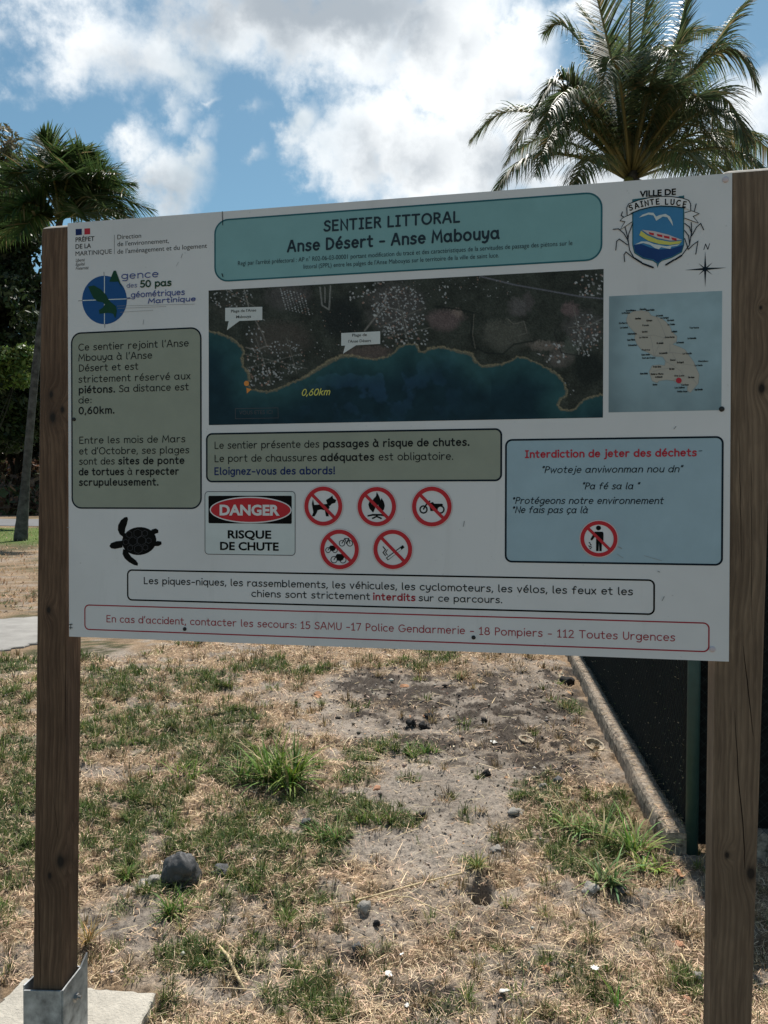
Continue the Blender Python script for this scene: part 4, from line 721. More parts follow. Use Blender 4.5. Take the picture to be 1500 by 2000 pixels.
for pts in [[(205, 430), (190, 470), (222, 490)], [(1035, 340), (1015, 420)], [(100, 625), (160, 620), (220, 670), (262, 740)], [(130, 860), (140, 760), (170, 735), (262, 800)], [(230, 990), (222, 910), (245, 880), (330, 950)], [(235, 600), (265, 720), (285, 860), (330, 940)], [(320, 560), (275, 680), (265, 760)],
            [(1120, 630), (1085, 560), (1040, 600), (985, 700)], [(980, 550), (985, 650), (960, 800), (880, 910)], [(1030, 905), (1055, 760), (1000, 800), (950, 850)], [(905, 560), (960, 600), (985, 680)], [(905, 640), (950, 700), (960, 780)], [(905, 730), (930, 800), (945, 850)]]: p.pxstroke([Z3(*a) for a in pts], .0019)
for pts in [[(340, 950), (420, 1000)], [(430, 1010), (550, 1055)], [(870, 920), (800, 965)], [(785, 970), (695, 1025)]]: p.pxstroke([Z3(*a) for a in pts], .0036, cap=True)
p.done(cs_)
p = Print('crest_name', 'black', .0024)
arc = [(290, 415, .34), (350, 395, .28), (415, 372, .2), (460, 365, .15), (520, 352, .12), (585, 345, .08), (685, 345, .0), (745, 348, -.06), (810, 357, -.12), (880, 372, -.18)]
for ch, (x0, y0, rt) in zip('SAINTELUCE', arc):
    o = S(*Z3(x0, y0)); sz = .0112; c, s = math.cos(rt), math.sin(rt)
    for st in GL[ch]: p.stroke([(o[0] + (a * 1.05 * c - b * s) * sz, o[1] - (a * 1.05 * s + b * c) * sz) for a, b in st], .0024)
p.done(cs_)
# compass
p = Print('compass_rose', 'ink', .0004); cc_ = (1138, 1070)
for tip, wd in [((1138, 870), 14), ((1138, 1275), 14), ((905, 1083), 14), ((1380, 1055), 14), ((1222, 995), 9), ((1222, 1138), 9), ((1058, 1002), 9), ((1060, 1140), 9)]:
    t = np.array(tip, float) - cc_; nn = np.array([-t[1], t[0]]) / np.linalg.norm(t) * wd; p.pxpoly([Z3(*(np.array(cc_) + nn)), Z3(*tip), Z3(*(np.array(cc_) - nn))], random.uniform(0, .0003))
p.done(); sans('compass_letter', 'ink', Z3(1118, 852), Z3(1192, 852), 'N', 12, slant=.35, h=.0004)

# ---- island map (zoom offset 1180,560 scale 5.769)
Z4 = lambda x, y: (1180 + x / 5.769, 560 + y / 5.769)
x0, y0, x1, y1 = rect_uv(Z4(60, 105), Z4(1330, 50), Z4(1320, 1390), Z4(45, 1418))
nxm, nym = 90, 96; uu, vv = np.meshgrid(np.linspace(x0, x1, nxm), np.linspace(y0, y1, nym)); U_, V_ = uu.ravel(), vv.ravel()
nn_ = fbm(U_, V_, 30, 4, 2); lf = (U_ - x0) / (x1 - x0); edge = 1 - sstep(.0, .25, lf); cI = np.array([.33, .45, .50]) * (1 - .30 * edge[:, None]) * (.86 + .28 * nn_[:, None]); tl_ = sstep(.55, 1, (V_ - y0) / (y1 - y0))[:, None]; cI = cI * (1 - .25 * tl_)
ix = np.arange(nxm * nym).reshape(nym, nxm); Fm = np.stack([ix[:-1, :-1], ix[1:, :-1], ix[1:, 1:], ix[:-1, 1:]], -1).reshape(-1, 4)
MAT_MAP = mat('map_print', vcol=True, rough=.6, spec=.12)
im = part('island_map', mesh_np('island_map', TL + np.outer(U_, R1) + np.outer(V_, R2) + NF * .0003, Fm, MAT_MAP, cI), brd)
isl = [(250, 370), (270, 310), (340, 275), (420, 268), (500, 285), (530, 325), (590, 340), (650, 360), (700, 400), (740, 450), (765, 510), (820, 560), (815, 620), (770, 650), (850, 680), (910, 710), (960, 780), (1010, 850), (1040, 920), (1070, 990), (1060, 1090), (1010, 1150), (970, 1195), (935, 1170), (940, 1110), (880, 1100), (780, 1060), (700, 1050), (620, 1060), (595, 1085), (540, 1060), (505, 960), (540, 890), (620, 880), (680, 890), (690, 840), (660, 790), (560, 785), (500, 745), (420, 710), (370, 650), (340, 580), (355, 530), (290, 460), (255, 410)]
p = Print('island_shape', 'land', .0006); p.pxpoly([Z4(*a) for a in isl]); p.done(im)
p = Print('island_roads', 'lgrey', .0009)
for pts in [isl + isl[:1], [(350, 530), (430, 560), (560, 545), (680, 580), (780, 560)], [(560, 785), (540, 640), (520, 560)], [(560, 785), (620, 650), (690, 560), (640, 430), (590, 345)], [(560, 785), (700, 750), (760, 740), (880, 760)], [(690, 840), (760, 880), (860, 950), (890, 1000)], [(760, 740), (830, 860), (1020, 890)], [(730, 920), (640, 930), (540, 960)], [(780, 1060), (860, 1000), (990, 1030), (1040, 1090)], [(740, 640), (740, 740)]]: p.pxstroke([Z4(*a) for a in pts], .0006, cap=False)
p.done(im)
names = [("Macouba", 400, 262, 70), ("Grand'Riviere", 245, 278, 110), ("Le Precheur", 200, 305, 90), ("Basse-Pointe", 470, 272, 95), ("Le Lorrain", 585, 335, 75), ("Le Marigot", 635, 360, 90), ("Ste-Marie", 710, 388, 75), ("La Trinite", 715, 435, 80), ("St-Pierre", 165, 420, 95), ("Le Carbet", 180, 470, 85), ("Bellefontaine", 265, 540, 100), ("Case-Pilote", 260, 608, 85), ("Schoelcher", 270, 668, 100), ("Le Robert", 760, 515, 60), ("Tartane", 960, 472, 105), ("Gros-Morne", 685, 578, 105), ("La Caravelle", 940, 590, 95), ("Le Francois", 815, 638, 80), ("St-Joseph", 590, 645, 75), ("Le Lamentin", 620, 757, 90), ("Le Vauclin", 885, 762, 100), ("Fort-de-France", 430, 812, 145), ("Case-Navire", 420, 775, 95), ("Ducos", 745, 835, 55), ("St-Esprit", 820, 862, 75), ("Macabou", 1060, 848, 110), ("Le Marin", 1020, 895, 85), ("Trois-Ilets", 550, 912, 90), ("Riv. Salee", 735, 935, 55), ("Anses d'Arlet", 405, 988, 85), ("Rivière-Pilote", 525, 994, 140), ("Le Diamant", 575, 1026, 80), ("Ste-Luce", 790, 1012, 110), ("Ste-Anne", 945, 1030, 70), ("Rocher", 548, 1112, 50), ("Caritan", 870, 1115, 80), ("Les Salines", 795, 1146, 110), ("Petite Anse", 825, 1190, 110), ("Cap Chevalier", 1020, 1168, 90), ("Ajoupa", 475, 390, 65), ("Morne Rouge", 350, 368, 62), ("Fonds", 430, 445, 70), ("Vert-Pre", 425, 518, 60), ("Le Morne", 395, 580, 95), ("Pointe", 425, 722, 90)]
p = Print('place_names', 'text', .0010)
for tx, xx, yy, ww in names:
    tx = tx.replace('ô', 'o').replace('P', 'P').replace("Vert-Pre", 'Vert-Pré'); 
    if all((c in GL or c == ' ') for c in tx): text_line(p, Z4(xx, yy), Z4(xx + ww, yy - ww * .01), [(tx, 0)], 3.0, wt=(.17, .2))
p.done(im)
p = Print('red_location_dot', 'tred', .0014); p.pxpoly([Z4(840 + 32 * math.cos(a), 1058 + 32 * math.sin(a)) for a in np.linspace(0, 2 * math.pi, 21)[:-1]]); p.done(im)

# ---- aerial photograph print
A6 = lambda x, y: (390 + x / 3.6585, 520 + y / 3.6585); A7 = lambda x, y: (780 + x / 3.5714, 510 + y / 3.5714)
coast = [A6(*a) for a in [(40, 462), (62, 465), (120, 475), (190, 500), (250, 535), (300, 580), (320, 610), (300, 660), (310, 720), (350, 770), (350, 810), (345, 850), (360, 880), (420, 890), (490, 900), (560, 880), (640, 840), (720, 810), (790, 770), (860, 725), (930, 680), (1010, 645), (1090, 640), (1180, 660), (1260, 665), (1340, 650), (1400, 610)]] + \
        [A7(*a) for a in [(0, 600), (60, 580), (120, 585), (140, 630), (175, 640), (200, 615), (270, 600), (340, 610), (400, 630), (470, 640), (500, 645), (530, 700), (580, 735), (640, 730), (720, 720), (790, 690), (820, 668), (870, 672), (930, 700), (1000, 735), (1060, 765), (1110, 800), (1150, 850), (1165, 900), (1160, 935), (1125, 960), (1105, 1000), (1125, 1035), (1180, 1045), (1230, 1030), (1260, 990), (1300, 960), (1360, 945), (1440, 925)]]
x0, y0, x1, y1 = rect_uv((406, 566), (1180, 527), (1176.5, 816), (409.5, 830))
nxm, nym = 560, 212; uu, vv = np.meshgrid(np.linspace(x0, x1, nxm), np.linspace(y0, y1, nym)); U_, V_ = uu.ravel(), vv.ravel()
P3 = TL + np.outer(U_, R1) + np.outer(V_, R2); px, py = topx(P3)
def inpoly(px, py, poly):
    r = np.zeros(len(px), bool); n = len(poly)
    for i in range(n):
        (xa, ya), (xb, yb) = poly[i], poly[(i + 1) % n]
        if ya == yb: continue
        c = ((ya > py) != (yb > py)) & (px < (xb - xa) * (py - ya) / (yb - ya) + xa); r ^= c
    return r
def dseg(px, py, pts):
    d = np.full(len(px), 1e9)
    for (xa, ya), (xb, yb) in zip(pts[:-1], pts[1:]):
        L2 = (xb - xa) ** 2 + (yb - ya) ** 2; t = np.clip(((px - xa) * (xb - xa) + (py - ya) * (yb - ya)) / L2, 0, 1); d = np.minimum(d, np.hypot(px - xa - t * (xb - xa), py - ya - t * (yb - ya)))
    return d
wx = px + (fbm(px, py, .25, 2, 1) - .5) * 5; wy = py + (fbm(px, py, .25, 2, 3) - .5) * 5
land = inpoly(wx, wy, coast + [(1300, 400), (300, 400)]); dc = dseg(wx, wy, coast); nz = fbm(px, py, .05, 5, 0)[:, None]; nf = fbm(px, py, .5, 3, 2)[:, None]
C = np.array([.018, .055, .075]) * (.7 + .7 * nz); tq = (1 - sstep(0, 60, dc))[:, None]; C = C * (1 - .5 * tq) + np.array([.045, .135, .135]) * .5 * tq * 2 * (.6 + .5 * nz)
lw_ = sstep(0, 80, px - 1100 + 0)[:, None]; rf = np.exp(-((px - 740) / 130) ** 2 - ((py - 760) / 55) ** 2)[:, None] * sstep(.5, .62, fbm(px, py, .035, 4, 5))[:, None]; C = C * (1 + 1.0 * rf * np.array([.9, .7, 1.1]))
sw = np.exp(-(np.abs((py - 700) - (900 - px) * -1.0 ) / 18) ** 2)[:, None] * ((px > 880) & (px < 960))[:, None] * .5; C = C + sw * np.array([.02, .05, .045])
LC = np.array([.045, .05, .042]) * (.45 + 1.1 * nz) * (.6 + .8 * nf)
def zone(c, colr, amt, warp=12):
    global LC
    cx, cy, rx, ry = c; q = ((px + (nz[:, 0] - .5) * warp * 3 - cx) / rx) ** 2 + ((py + (nf[:, 0] - .5) * warp - cy) / ry) ** 2; m = (np.clip(1.4 - q, 0, 1) * amt)[:, None]; LC = LC * (1 - m) + np.array(colr) * (.7 + .6 * nf) * m
zone((985, 655, 48, 30), (.10, .10, .085), .9); zone((1010, 600, 20, 18), (.13, .12, .12), .8); zone((1035, 590, 12, 20), (.10, .09, .09), .8); zone((870, 625, 34, 22), (.15, .11, .11), .8); zone((890, 612, 12, 9), (.22, .17, .15), .8); zone((545, 660, 60, 34), (.10, .085, .075), .6); zone((450, 600, 40, 20), (.07, .07, .06), .5); zone((720, 690, 50, 16), (.15, .11, .10), .6)
zone((770, 600, 60, 50), (.11, .10, .10), .6); zone((560, 580, 45, 26), (.12, .11, .11), .6); zone((1110, 675, 18, 22), (.09, .10, .085), .9); zone((1060, 675, 34, 10), (.2, .17, .15), .8); zone((1115, 605, 14, 16), (.15, .11, .11), .9); zone((1090, 700, 24, 18), (.15, .13, .12), .7); zone((1140, 640, 40, 34), (.11, .10, .10), .6); zone((670, 620, 40, 42), (.022, .026, .026), .9); zone((1150, 720, 34, 36), (.02, .024, .022), .9); zone((610, 600, 40, 20), (.03, .034, .03), .6)
def rd(pts, w, colr, a=.8):
    global LC
    m = ((1 - sstep(w * .5, w * 1.3, dseg(px, py, pts))) * a)[:, None]; LC = LC * (1 - m) + np.array(colr) * m
rd([A6(320, 170), A6(350, 290)], 1.4, (.25, .24, .22)); rd([A6(400, 390), A6(450, 480), A6(480, 570), A6(400, 600), A6(330, 580)], 1.4, (.22, .2, .18)); rd([A7(560, 105), A7(800, 165), A7(1000, 200), A7(1250, 245), A7(1420, 262)], 1.6, (.16, .16, .19)); rd([A7(250, 315), A7(400, 335), A7(515, 360), A7(500, 500), A7(510, 590), A7(600, 640), A7(720, 650), A7(800, 580), A7(950, 555)], 1.8, (.02, .024, .022)); rd([A7(520, 370), A7(512, 520), A7(530, 610)], .9, (.14, .13, .11))
rd([A7(750, 400), A7(800, 440), A7(870, 420), A7(890, 500), A7(830, 520)], 1.0, (.17, .16, .14)); rd([A6(1180, 460), A6(1330, 270), A6(1330, 180)], 1.8, (.26, .24, .22), .7); rd([A6(1330, 290), A6(1450, 320), A6(1480, 440)], 1.3, (.24, .23, .21), .7); rd([A7(1250, 650), A7(1260, 480), A7(1420, 400)], 1.3, (.2, .2, .19), .7); rd([A7(1120, 430), A7(1080, 500), A7(1130, 640), A7(1250, 660)], 1.2, (.03, .03, .03), .8)
rd([A6(860, 150), A6(875, 280), A6(925, 310), A6(935, 140)], 1.6, (.25, .25, .24), .8); rd([A6(895, 150), A6(895, 260)], 1.2, (.25, .25, .24), .7)
rnd = random.Random(5)
def houses(x, y, rx, ry, n, s0=1.1, s1=2.4, an=.3):
    for _ in range(n):
        a = rnd.uniform(0, 6.28); q = math.sqrt(rnd.random()); hx, hy = x + rx * q * math.cos(a), y + ry * q * math.sin(a); w, h, t = rnd.uniform(s0, s1), rnd.uniform(s0, s1) * .8, an + rnd.choice((0, 1.57))
        sel = np.nonzero((np.abs(px - hx) < 5) & (np.abs(py - hy) < 5))[0]; dx, dy = px[sel] - hx, py[sel] - hy; ins = (np.abs(dx * math.cos(t) + dy * math.sin(t)) < w) & (np.abs(-dx * math.sin(t) + dy * math.cos(t)) < h)
        c = rnd.choice([(.38, .39, .40), (.30, .31, .32), (.22, .22, .22), (.26, .17, .14), (.42, .42, .42)]); LC[sel[ins]] = c
houses(640, 640, 60, 60, 40, .5, 1.1); houses(900, 560, 120, 30, 70, .5, 1.2); houses(540, 700, 60, 38, 160, .8, 1.8, an=-.3); houses(510, 735, 42, 22, 50, an=-.3); houses(450, 580, 42, 22, 70, .8, 1.8); houses(780, 610, 52, 54, 260, .8, 2.0, an=.6); houses(790, 660, 55, 24, 60); houses(500, 640, 20, 34, 16); houses(1145, 655, 30, 42, 100, .9, 2.1, an=.2); houses(1150, 560, 30, 22, 40); houses(870, 575, 14, 18, 8); houses(1080, 690, 30, 20, 34); houses(700, 575, 24, 20, 20); houses(1105, 760, 24, 12, 16, .8, 1.4); houses(740, 590, 14, 50, 34, an=.25); houses(1180, 540, 20, 10, 10)
for q_ in ([(470, 690), (600, 720)], [(480, 720), (590, 690)], [(500, 660), (530, 750)], [(560, 660), (580, 730)], [(740, 640), (830, 600)], [(750, 660), (840, 640)], [(770, 560), (800, 680)], [(1110, 640), (1175, 630)], [(1120, 600), (1140, 690)], [(430, 560), (500, 600)]): rd(q_, .9, (.2, .19, .17), .6)
for k in range(8):                              # rows of terraces
    for j in range(10): houses(548 + k * 6.5 + j * 1.2, 564 + j * 4.4 + k * 1.6, .5, .5, 1, .9, 1.6, .9)
C = np.where(land[:, None], LC, C)
sandw = 1.7 + 2.6 * (fbm(px, py, .03, 3, 6)) + 2.2 * np.exp(-((px - 650) / 50) ** 2) + 1.5 * np.exp(-((px - 905) / 30) ** 2) ; sm = ((1 - sstep(sandw * .45, sandw, dc)) * (.45 + .5 * nf[:, 0]))[:, None]; C = C * (1 - sm) + np.array([.30, .255, .165]) * sm
ix = np.arange(nxm * nym).reshape(nym, nxm); Fm = np.stack([ix[:-1, :-1], ix[1:, :-1], ix[1:, 1:], ix[:-1, 1:]], -1).reshape(-1, 4)
am = part('aerial_map', mesh_np('aerial_map', P3 + NF * .0003, Fm, MAT_MAP, np.clip(np.where(land[:, None], C * (.55 + .9 * fbm(px, py, .9, 2, 5)[:, None]), C * np.array([.62, .60, .62])), 0.003, 1)), brd)
for q, t0, t1 in [([(183, 298), (448, 290), (448, 385), (285, 391), (195, 458), (208, 392), (183, 393)], ('Plage de l\'Anse', A6(225, 330), A6(405, 325)), ('Mabouya', A6(262, 372), A6(368, 368))), ([(1012, 478), (1290, 465), (1290, 555), (1118, 565), (1025, 625), (1040, 567), (1012, 568)], ('Plage de', A6(1090, 503), A6(1195, 499)), ("l'Anse Désert", A6(1063, 547), A6(1225, 541)))]:
    p = Print('callout', 'label', .0006); p.pxpoly([A6(*a) for a in q]); p.b.v = p.b.v; c_o = p.done(am)
    for tx, a, b in (t0, t1): sans('callout_text', 'text', a, b, tx, 5.4, bold=.008, h=.0009, parent=am)
p = Print('distance_text', 'yellow', .0007); text_line(p, A6(727, 925), A6(925, 918), [('0,60km', 0)], 12, slant=.28, wt=(.12, .16)); p.done(am)
p = Print('location_marker', 'orange', .0008); p.pxpoly([A6(335 + 18 * math.cos(a), 838 + 19 * math.sin(a)) for a in np.linspace(0, 2 * math.pi, 15)[:-1]]); p.pxpoly([A6(*a) for a in [(335, 868), (370, 880), (338, 910)]]); p.done(am)
p = Print('you_are_here_frame', 'grey', .0006); P_ = [A6(*a) for a in [(255, 1018), (560, 1012), (562, 1084), (256, 1090), (255, 1018)]]; p.pxstroke(P_, .0012); p.done(am); sans('you_are_here_text', 'grey', A6(283, 1060), A6(520, 1055), 'VOUS ETES ICI', 7.5, h=.0006, parent=am)
# marks and scuffs
p = Print('scuff_marks', 'lgrey', .0017)
for a, b, w_ in [((357, 496), (354, 504), .0012), ((345, 520), (349, 512), .0008), ((281, 625), (280, 634), .0012), ((907, 1018), (905, 1028), .0016), ((1297, 1165), (1293, 1173), .0016), ((1320, 833), (1316, 838), .0016), ((1208, 1068), (1214, 1071), .0018), ((1205, 1082), (1217, 1090), .0008), ((1258, 1085), (1292, 1095), .0008), ((1285, 1116), (1288, 1117), .002), ((132, 1030), (136, 1030), .0015)]: p.pxstroke([a, b], w_)
p.done()
p = Print('edge_mark', 'black', .0017); p.pxstroke([(434.5, 413.5), (435.5, 440)], .0016); p.pxstroke([(434, 535), (436, 541)], .0022); p.pxstroke([(135, 1220), (142, 1219)], .0016); p.pxstroke([(136, 1226), (142, 1226)], .0018); p.pxstroke([(139, 1218), (138, 1229)], .0014); p.done()
def screw(px, py, r, m, nm):
    c = S(px, py); b = MB(); rings_ = [(r, .0003), (r, .0016), (r * .75, .0030), (r * .3, .0034)]; V = []
    for rr_, h in rings_: V += [PW(c[0] + rr_ * math.cos(a), c[1] + rr_ * math.sin(a), h) for a in np.linspace(0, 2 * math.pi, 17)[:-1]]
    n = 16; F = [(k * n + i, (k + 1) * n + i, (k + 1) * n + (i + 1) % n, k * n + (i + 1) % n) for k in range(3) for i in range(n)] + [tuple(3 * n + i for i in range(n))[::-1]]
    b.add(V, F); part(nm, b.mesh(nm, m, True), brd)
for x_, y_ in ((145, 819), (1409.5, 799), (361, 1228.5), (925, 1245)): screw(x_, y_, .0058 if x_ > 1400 else .0048, MAT_BLACK, 'screw')
MAT_WSC = mat('white_screw_cap', (.6, .52, .55), .5, .3)
for x_, y_ in ((1417, 351), (1391, 1268)): screw(x_, y_, .0065, MAT_WSC, 'screw_cap')

# ------------------------------------------------------------------ posts
POST_D = .072
def post(name_lbl, fl, fr, knots_px, cracks, base_c, dark_c, ztop_px):
    """fl, fr: photo pixels of the front left / right edges (top, bottom) on the plane behind the board"""
    h = -BT - .0005
    a0, a1 = S(*fl[0]), S(*fl[1]); b0, b1 = S(*fr[0]), S(*fr[1])
    rw = 24; rings_ = []
    v_t = (a0[1] + b0[1]) / 2; bot = 1.49 + .0
    v_bot = (TL[2] - 0.03) / abs(R2[2]) ; ch = .004
    def edge(v, E0, E1): t = (v - E0[1]) / (E1[1] - E0[1]); return E0[0] + (E1[0] - E0[0]) * t
    V = []; Fc = []
    vs_ = list(np.linspace(v_t + .012, v_bot, rw)); n = 0
    def ringat(v, ins, hf=0):
        ul, ur = edge(v, a0, a1) + ins, edge(v, b0, b1) - ins; d0, d1 = h - ins, h - POST_D + ins; c = ch
        return [PW(ul + c, v, d0), PW(ur - c, v, d0), PW(ur, v, d0 - c), PW(ur, v, d1 + c), PW(ur - c, v, d1), PW(ul + c, v, d1), PW(ul, v, d1 + c), PW(ul, v, d0 - c)]
    R_ = [ringat(v_t - .011, .024), ringat(v_t - .0075, .014), ringat(v_t - .003, .006), ringat(v_t + .002, .001)] + [ringat(v, 0) for v in vs_]
    mb = MB(); n = 8; V = [p for r_ in R_ for p in r_]
    F = [(i * n + k, i * n + (k + 1) % n, (i + 1) * n + (k + 1) % n, (i + 1) * n + k) for i in range(len(R_) - 1) for k in range(n)] + [tuple(range(n))[::-1], tuple((len(R_) - 1) * n + k for k in range(n))]
    mb.add(V, F)
    kn = []
    for (kx, ky, r) in knots_px: u, v = S(kx, ky); P = PW(u, v, h); kn.append((P[0] - brd.location[0], P[2], r))
    me = mb.mesh('post', wood_mat('pine_' + name_lbl, base_c, dark_c, kn, None))
    me.materials.append(MAT_RIMLIGHT)
    for f_ in range(24): me.polygons[f_].material_index = 1
    me.polygons[len(me.polygons) - 2].material_index = 1
    o = part('post', me, brd); bm = bmesh.new(); bm.from_mesh(me); bmesh.ops.recalc_face_normals(bm, faces=bm.faces); bm.to_mesh(me); bm.free()
    for pts, w in cracks:                       # drying splits: thin dark wedges in the face
        P = []
        pts = [np.array(p, float) for p in pts]; m = 26; L = []; Rr = []
        for i in range(m):
            t = i / (m - 1); f = t * (len(pts) - 1); k = min(int(f), len(pts) - 2); q = pts[k] + (pts[k + 1] - pts[k]) * (f - k); q = q + np.array([1.6 * (LAT[3](np.array([t * 9.]), np.array([w * 1e4]))[0] - .5), 0]); u = S(*q); ww = w * (.25 + math.sin(math.pi * t) ** .5 * .9)
            L.append(PW(u[0] - ww / 2, u[1], h + .00025)); Rr.append(PW(u[0] + ww / 2, u[1], h + .00025))
        b = MB(); b.add(L + Rr, [(i, i + 1, m + i + 1, m + i) for i in range(m - 1)]); part('split', b.mesh('split', MAT_SPLIT), o)
    return o
MAT_RIMLIGHT = mat('painted_rim_light', (.42, .38, .33), .8, .2, var=.25, vscale=40)  # pale colour on the post tops stands in for the sun's rim light
MAT_SPLIT = mat('dark_split', (.018, .012, .009), .9, .1)
lp = post('dark', ((78, 444), (61, 1950)), ((134, 440), (119.5, 1950)), [(116, 1684, .011), (95, 1712, .006), (93, 1192, .006), (101, 815, .009), (142, 1655, .009), (120, 800, .006), (98, 770, .006)],
          [(((127, 1245), (125, 1440)), .0016), (((72, 1740), (78, 1930)), .0014), (((103, 1560), (112, 1640)), .0009)], (.20, .122, .076), (.105, .060, .038), 436)
rp = post('grey', ((1411, 336), (1388, 2000)), ((1523, 326), (1470, 2000)), [(1489, 758, .0075), (1468, 1708, .010), (1421, 1672, .005), (1487, 600, .003)],
          [(((1453, 1262), (1462, 1340), (1473, 1440)), .0017), (((1436, 1390), (1443, 1520), (1455, 1650), (1456, 1700)), .0019), (((1445, 850), (1449, 1100)), .0010), (((1468, 900), (1470, 1240)), .0008)], (.25, .175, .118), (.145, .098, .066), 330)
# galvanised post shoe on the left post: front plate, flared side plate, bolts
def uvd(u, v, d): return PW(u, v, d)
s0 = S(48, 1930); s1 = S(118.5, 1932); vb = (TL[2] - .035) / abs(R2[2])
sh = MB(); th = .004; hf = -BT + .006
def plate(b, pts, nrm, t):                     # pts: outline in world, extruded along nrm
    pts = [np.array(p, float) for p in pts]; n = len(pts); q = [p + np.array(nrm) * t for p in pts]
    b.add(pts + q, [tuple(range(n)), tuple(range(2 * n - 1, n - 1, -1))] + [(i, n + i, n + (i + 1) % n, (i + 1) % n) for i in range(n)])
uL, uR = S(49, 1940)[0], S(119, 1940)[0] + .004
plate(sh, [PW(uL, S(50, 1932)[1], hf), PW(uR, S(118, 1933)[1], hf), PW(uR, vb, hf), PW(uL, vb, hf)], NF, th)
shoe = part('post_shoe', sh.mesh('post_shoe', MAT_GALV), brd)
sd = MB(); vt0 = S(118, 1933)[1]; vt1 = vt0 - .028
plate(sd, [PW(uR, vt0, hf), PW(uR, vt0 - .004, hf - .02), PW(uR + .003, vt1 + .012, hf - .075), PW(uR + .004, vt1 - .012, hf - .105), PW(uR + .004, vb, hf - .105), PW(uR, vb, hf)], R1, th); part('side_plate', sd.mesh('side_plate', MAT_GALV), shoe)
bk = MB(); plate(bk, [PW(uL, vt0, hf - .105), PW(uR, vt0, hf - .105), PW(uR, vb, hf - .105), PW(uL, vb, hf - .105)], NF, th); plate(bk, [PW(uL, vt0, hf), PW(uL, vt0, hf - .1), PW(uL, vb, hf - .1), PW(uL, vb, hf)], -R1, th); part('back_plate', bk.mesh('back_plate', MAT_GALV), shoe)
for dv in (.05,):
    b = MB(); c = uvd(uR + th + .001, vt0 + dv, hf - .055); b.tube([c, c + R1 * .007], .0085, 6); b.tube([c + R1 * .007, c + R1 * .016], .004, 8); part('bolt', b.mesh('bolt', MAT_BOLT), shoe)
b = MB(); c = uvd(uR + th + .0005, vt0 + .052, hf - .055); b.tube([c, c + R1 * .0012], .014, 14); part('washer', b.mesh('washer', MAT_BOLT), shoe)
# the right post stands in the same kind of shoe (just below the frame)
uA, uB = S(1385, 2040)[0], S(1470, 2040)[0] + .004; b = MB(); v2 = vb - .14
plate(b, [PW(uA, v2, hf), PW(uB, v2, hf), PW(uB, vb, hf), PW(uA, vb, hf)], NF, th); plate(b, [PW(uA, v2, hf), PW(uA, v2, hf - .1), PW(uA, vb, hf - .1), PW(uA, vb, hf)], -R1, th); plate(b, [PW(uB, v2, hf), PW(uB, v2, hf - .1), PW(uB, vb, hf - .1), PW(uB, vb, hf)], R1, th); part('post_shoe', b.mesh('post_shoe', MAT_GALV), brd)
# footings
q = lambda x, y: gr(x, y, .03)
ft = [q(-60, 2010), q(-20, 1985), q(10, 1950), q(48, 1912), q(90, 1922), q(152, 1930), q(220, 1936), q(303, 1942), q(292, 1970), q(262, 2020), q(230, 2130), q(150, 2220), q(0, 2220), q(-80, 2120)]
tag(link('concrete_footing', slab(ft, -.08, .035, MAT_CONC, 'concrete_footing', jit=.004, sub=6, seed=4, bevel=.006)), 'pale rough edged concrete footing under the left post', 'footing')
ft = [gr(1330, 2080), gr(1560, 2080), gr(1600, 2250), gr(1300, 2250)]
tag(link('concrete_footing', slab(ft, -.08, .03, MAT_CONC, 'concrete_footing', jit=.008, sub=6, seed=9, bevel=.006)), 'concrete footing below the right post at the bottom edge', 'footing')

# ------------------------------------------------------------------ kerb and fence
kA = gr(1296, 1668); kB = gr(1126, 1320)       # left foot line, near and far
kd = (kB - kA); kd[2] = 0; kd /= np.linalg.norm(kd); kn_ = np.array([kd[1], -kd[0], 0]); KH, KW = .105, .105
kerb = root('concrete_kerb', 'weathered grey concrete kerb running along the foot of the dark screened fence', 'kerb', tuple(kA))
def kerb_block(o, dirv_, nrm, L, seed, name='kerb_block'):
    rnd = np.random.RandomState(seed); n = max(4, int(L / .03)); prof = [(-.006, -.06), (0, KH * .6), (.006, KH - .012), (.018, KH), (KW * .5, KH + .002), (KW - .02, KH), (KW - .004, KH - .014), (KW, -.06)]; V = []
    for i in range(n + 1):
        t = L * i / n; e = .010 if i in (0, n) else 0; big = (fbm(np.array([t * 2.2]), np.array([seed * 3.1]), 1, 3, 2)[0] - .5) * .03
        for (a, z) in prof:
            j = rnd.uniform(-.0012, .0012, 2) + (LAT[5](np.array([t * 11. + a * 60]), np.array([z * 70. + seed]))[0] - .5) * .009; V.append(o + dirv_ * t + nrm * (a + j[0] + big) + np.array([0, 0, z + j[1] * .6 - (e if z > KH * .5 else 0)]))
    m = len(prof); F = [(i * m + k, (i + 1) * m + k, (i + 1) * m + k + 1, i * m + k + 1) for i in range(n) for k in range(m - 1)] + [tuple(range(m)), tuple(n * m + k for k in range(m))[::-1]]
    b = MB(); b.add(V, F); me = b.mesh(name, MAT_KERB); bm = bmesh.new(); bm.from_mesh(me); bmesh.ops.recalc_face_normals(bm, faces=bm.faces); bm.to_mesh(me); bm.free(); part(name, me, kerb)
lens = [.17, .95, 1.0, 1.0, 1.0, 1.0, 1.0, 1.0, 1.0]; t = 0
for i, L_ in enumerate(lens): kerb_block(kA + kd * t, kd, kn_, L_ - .008, 20 + i); t += L_
cr = kA + kn_ * .19 + kd * .02; rdv = np.array([kn_[0], kn_[1], 0])
kerb_block(cr + kn_ * 0.04, rdv, -kd * -1, 1.4, 50, 'kerb_block')
n = 1600; t_ = RS.rand(n) ** 1.3 * 6.5; a_ = RS.uniform(.012, KW - .01, n); P0 = kA + np.outer(t_, kd) + np.outer(a_, kn_); P0[:, 2] = KH + .002
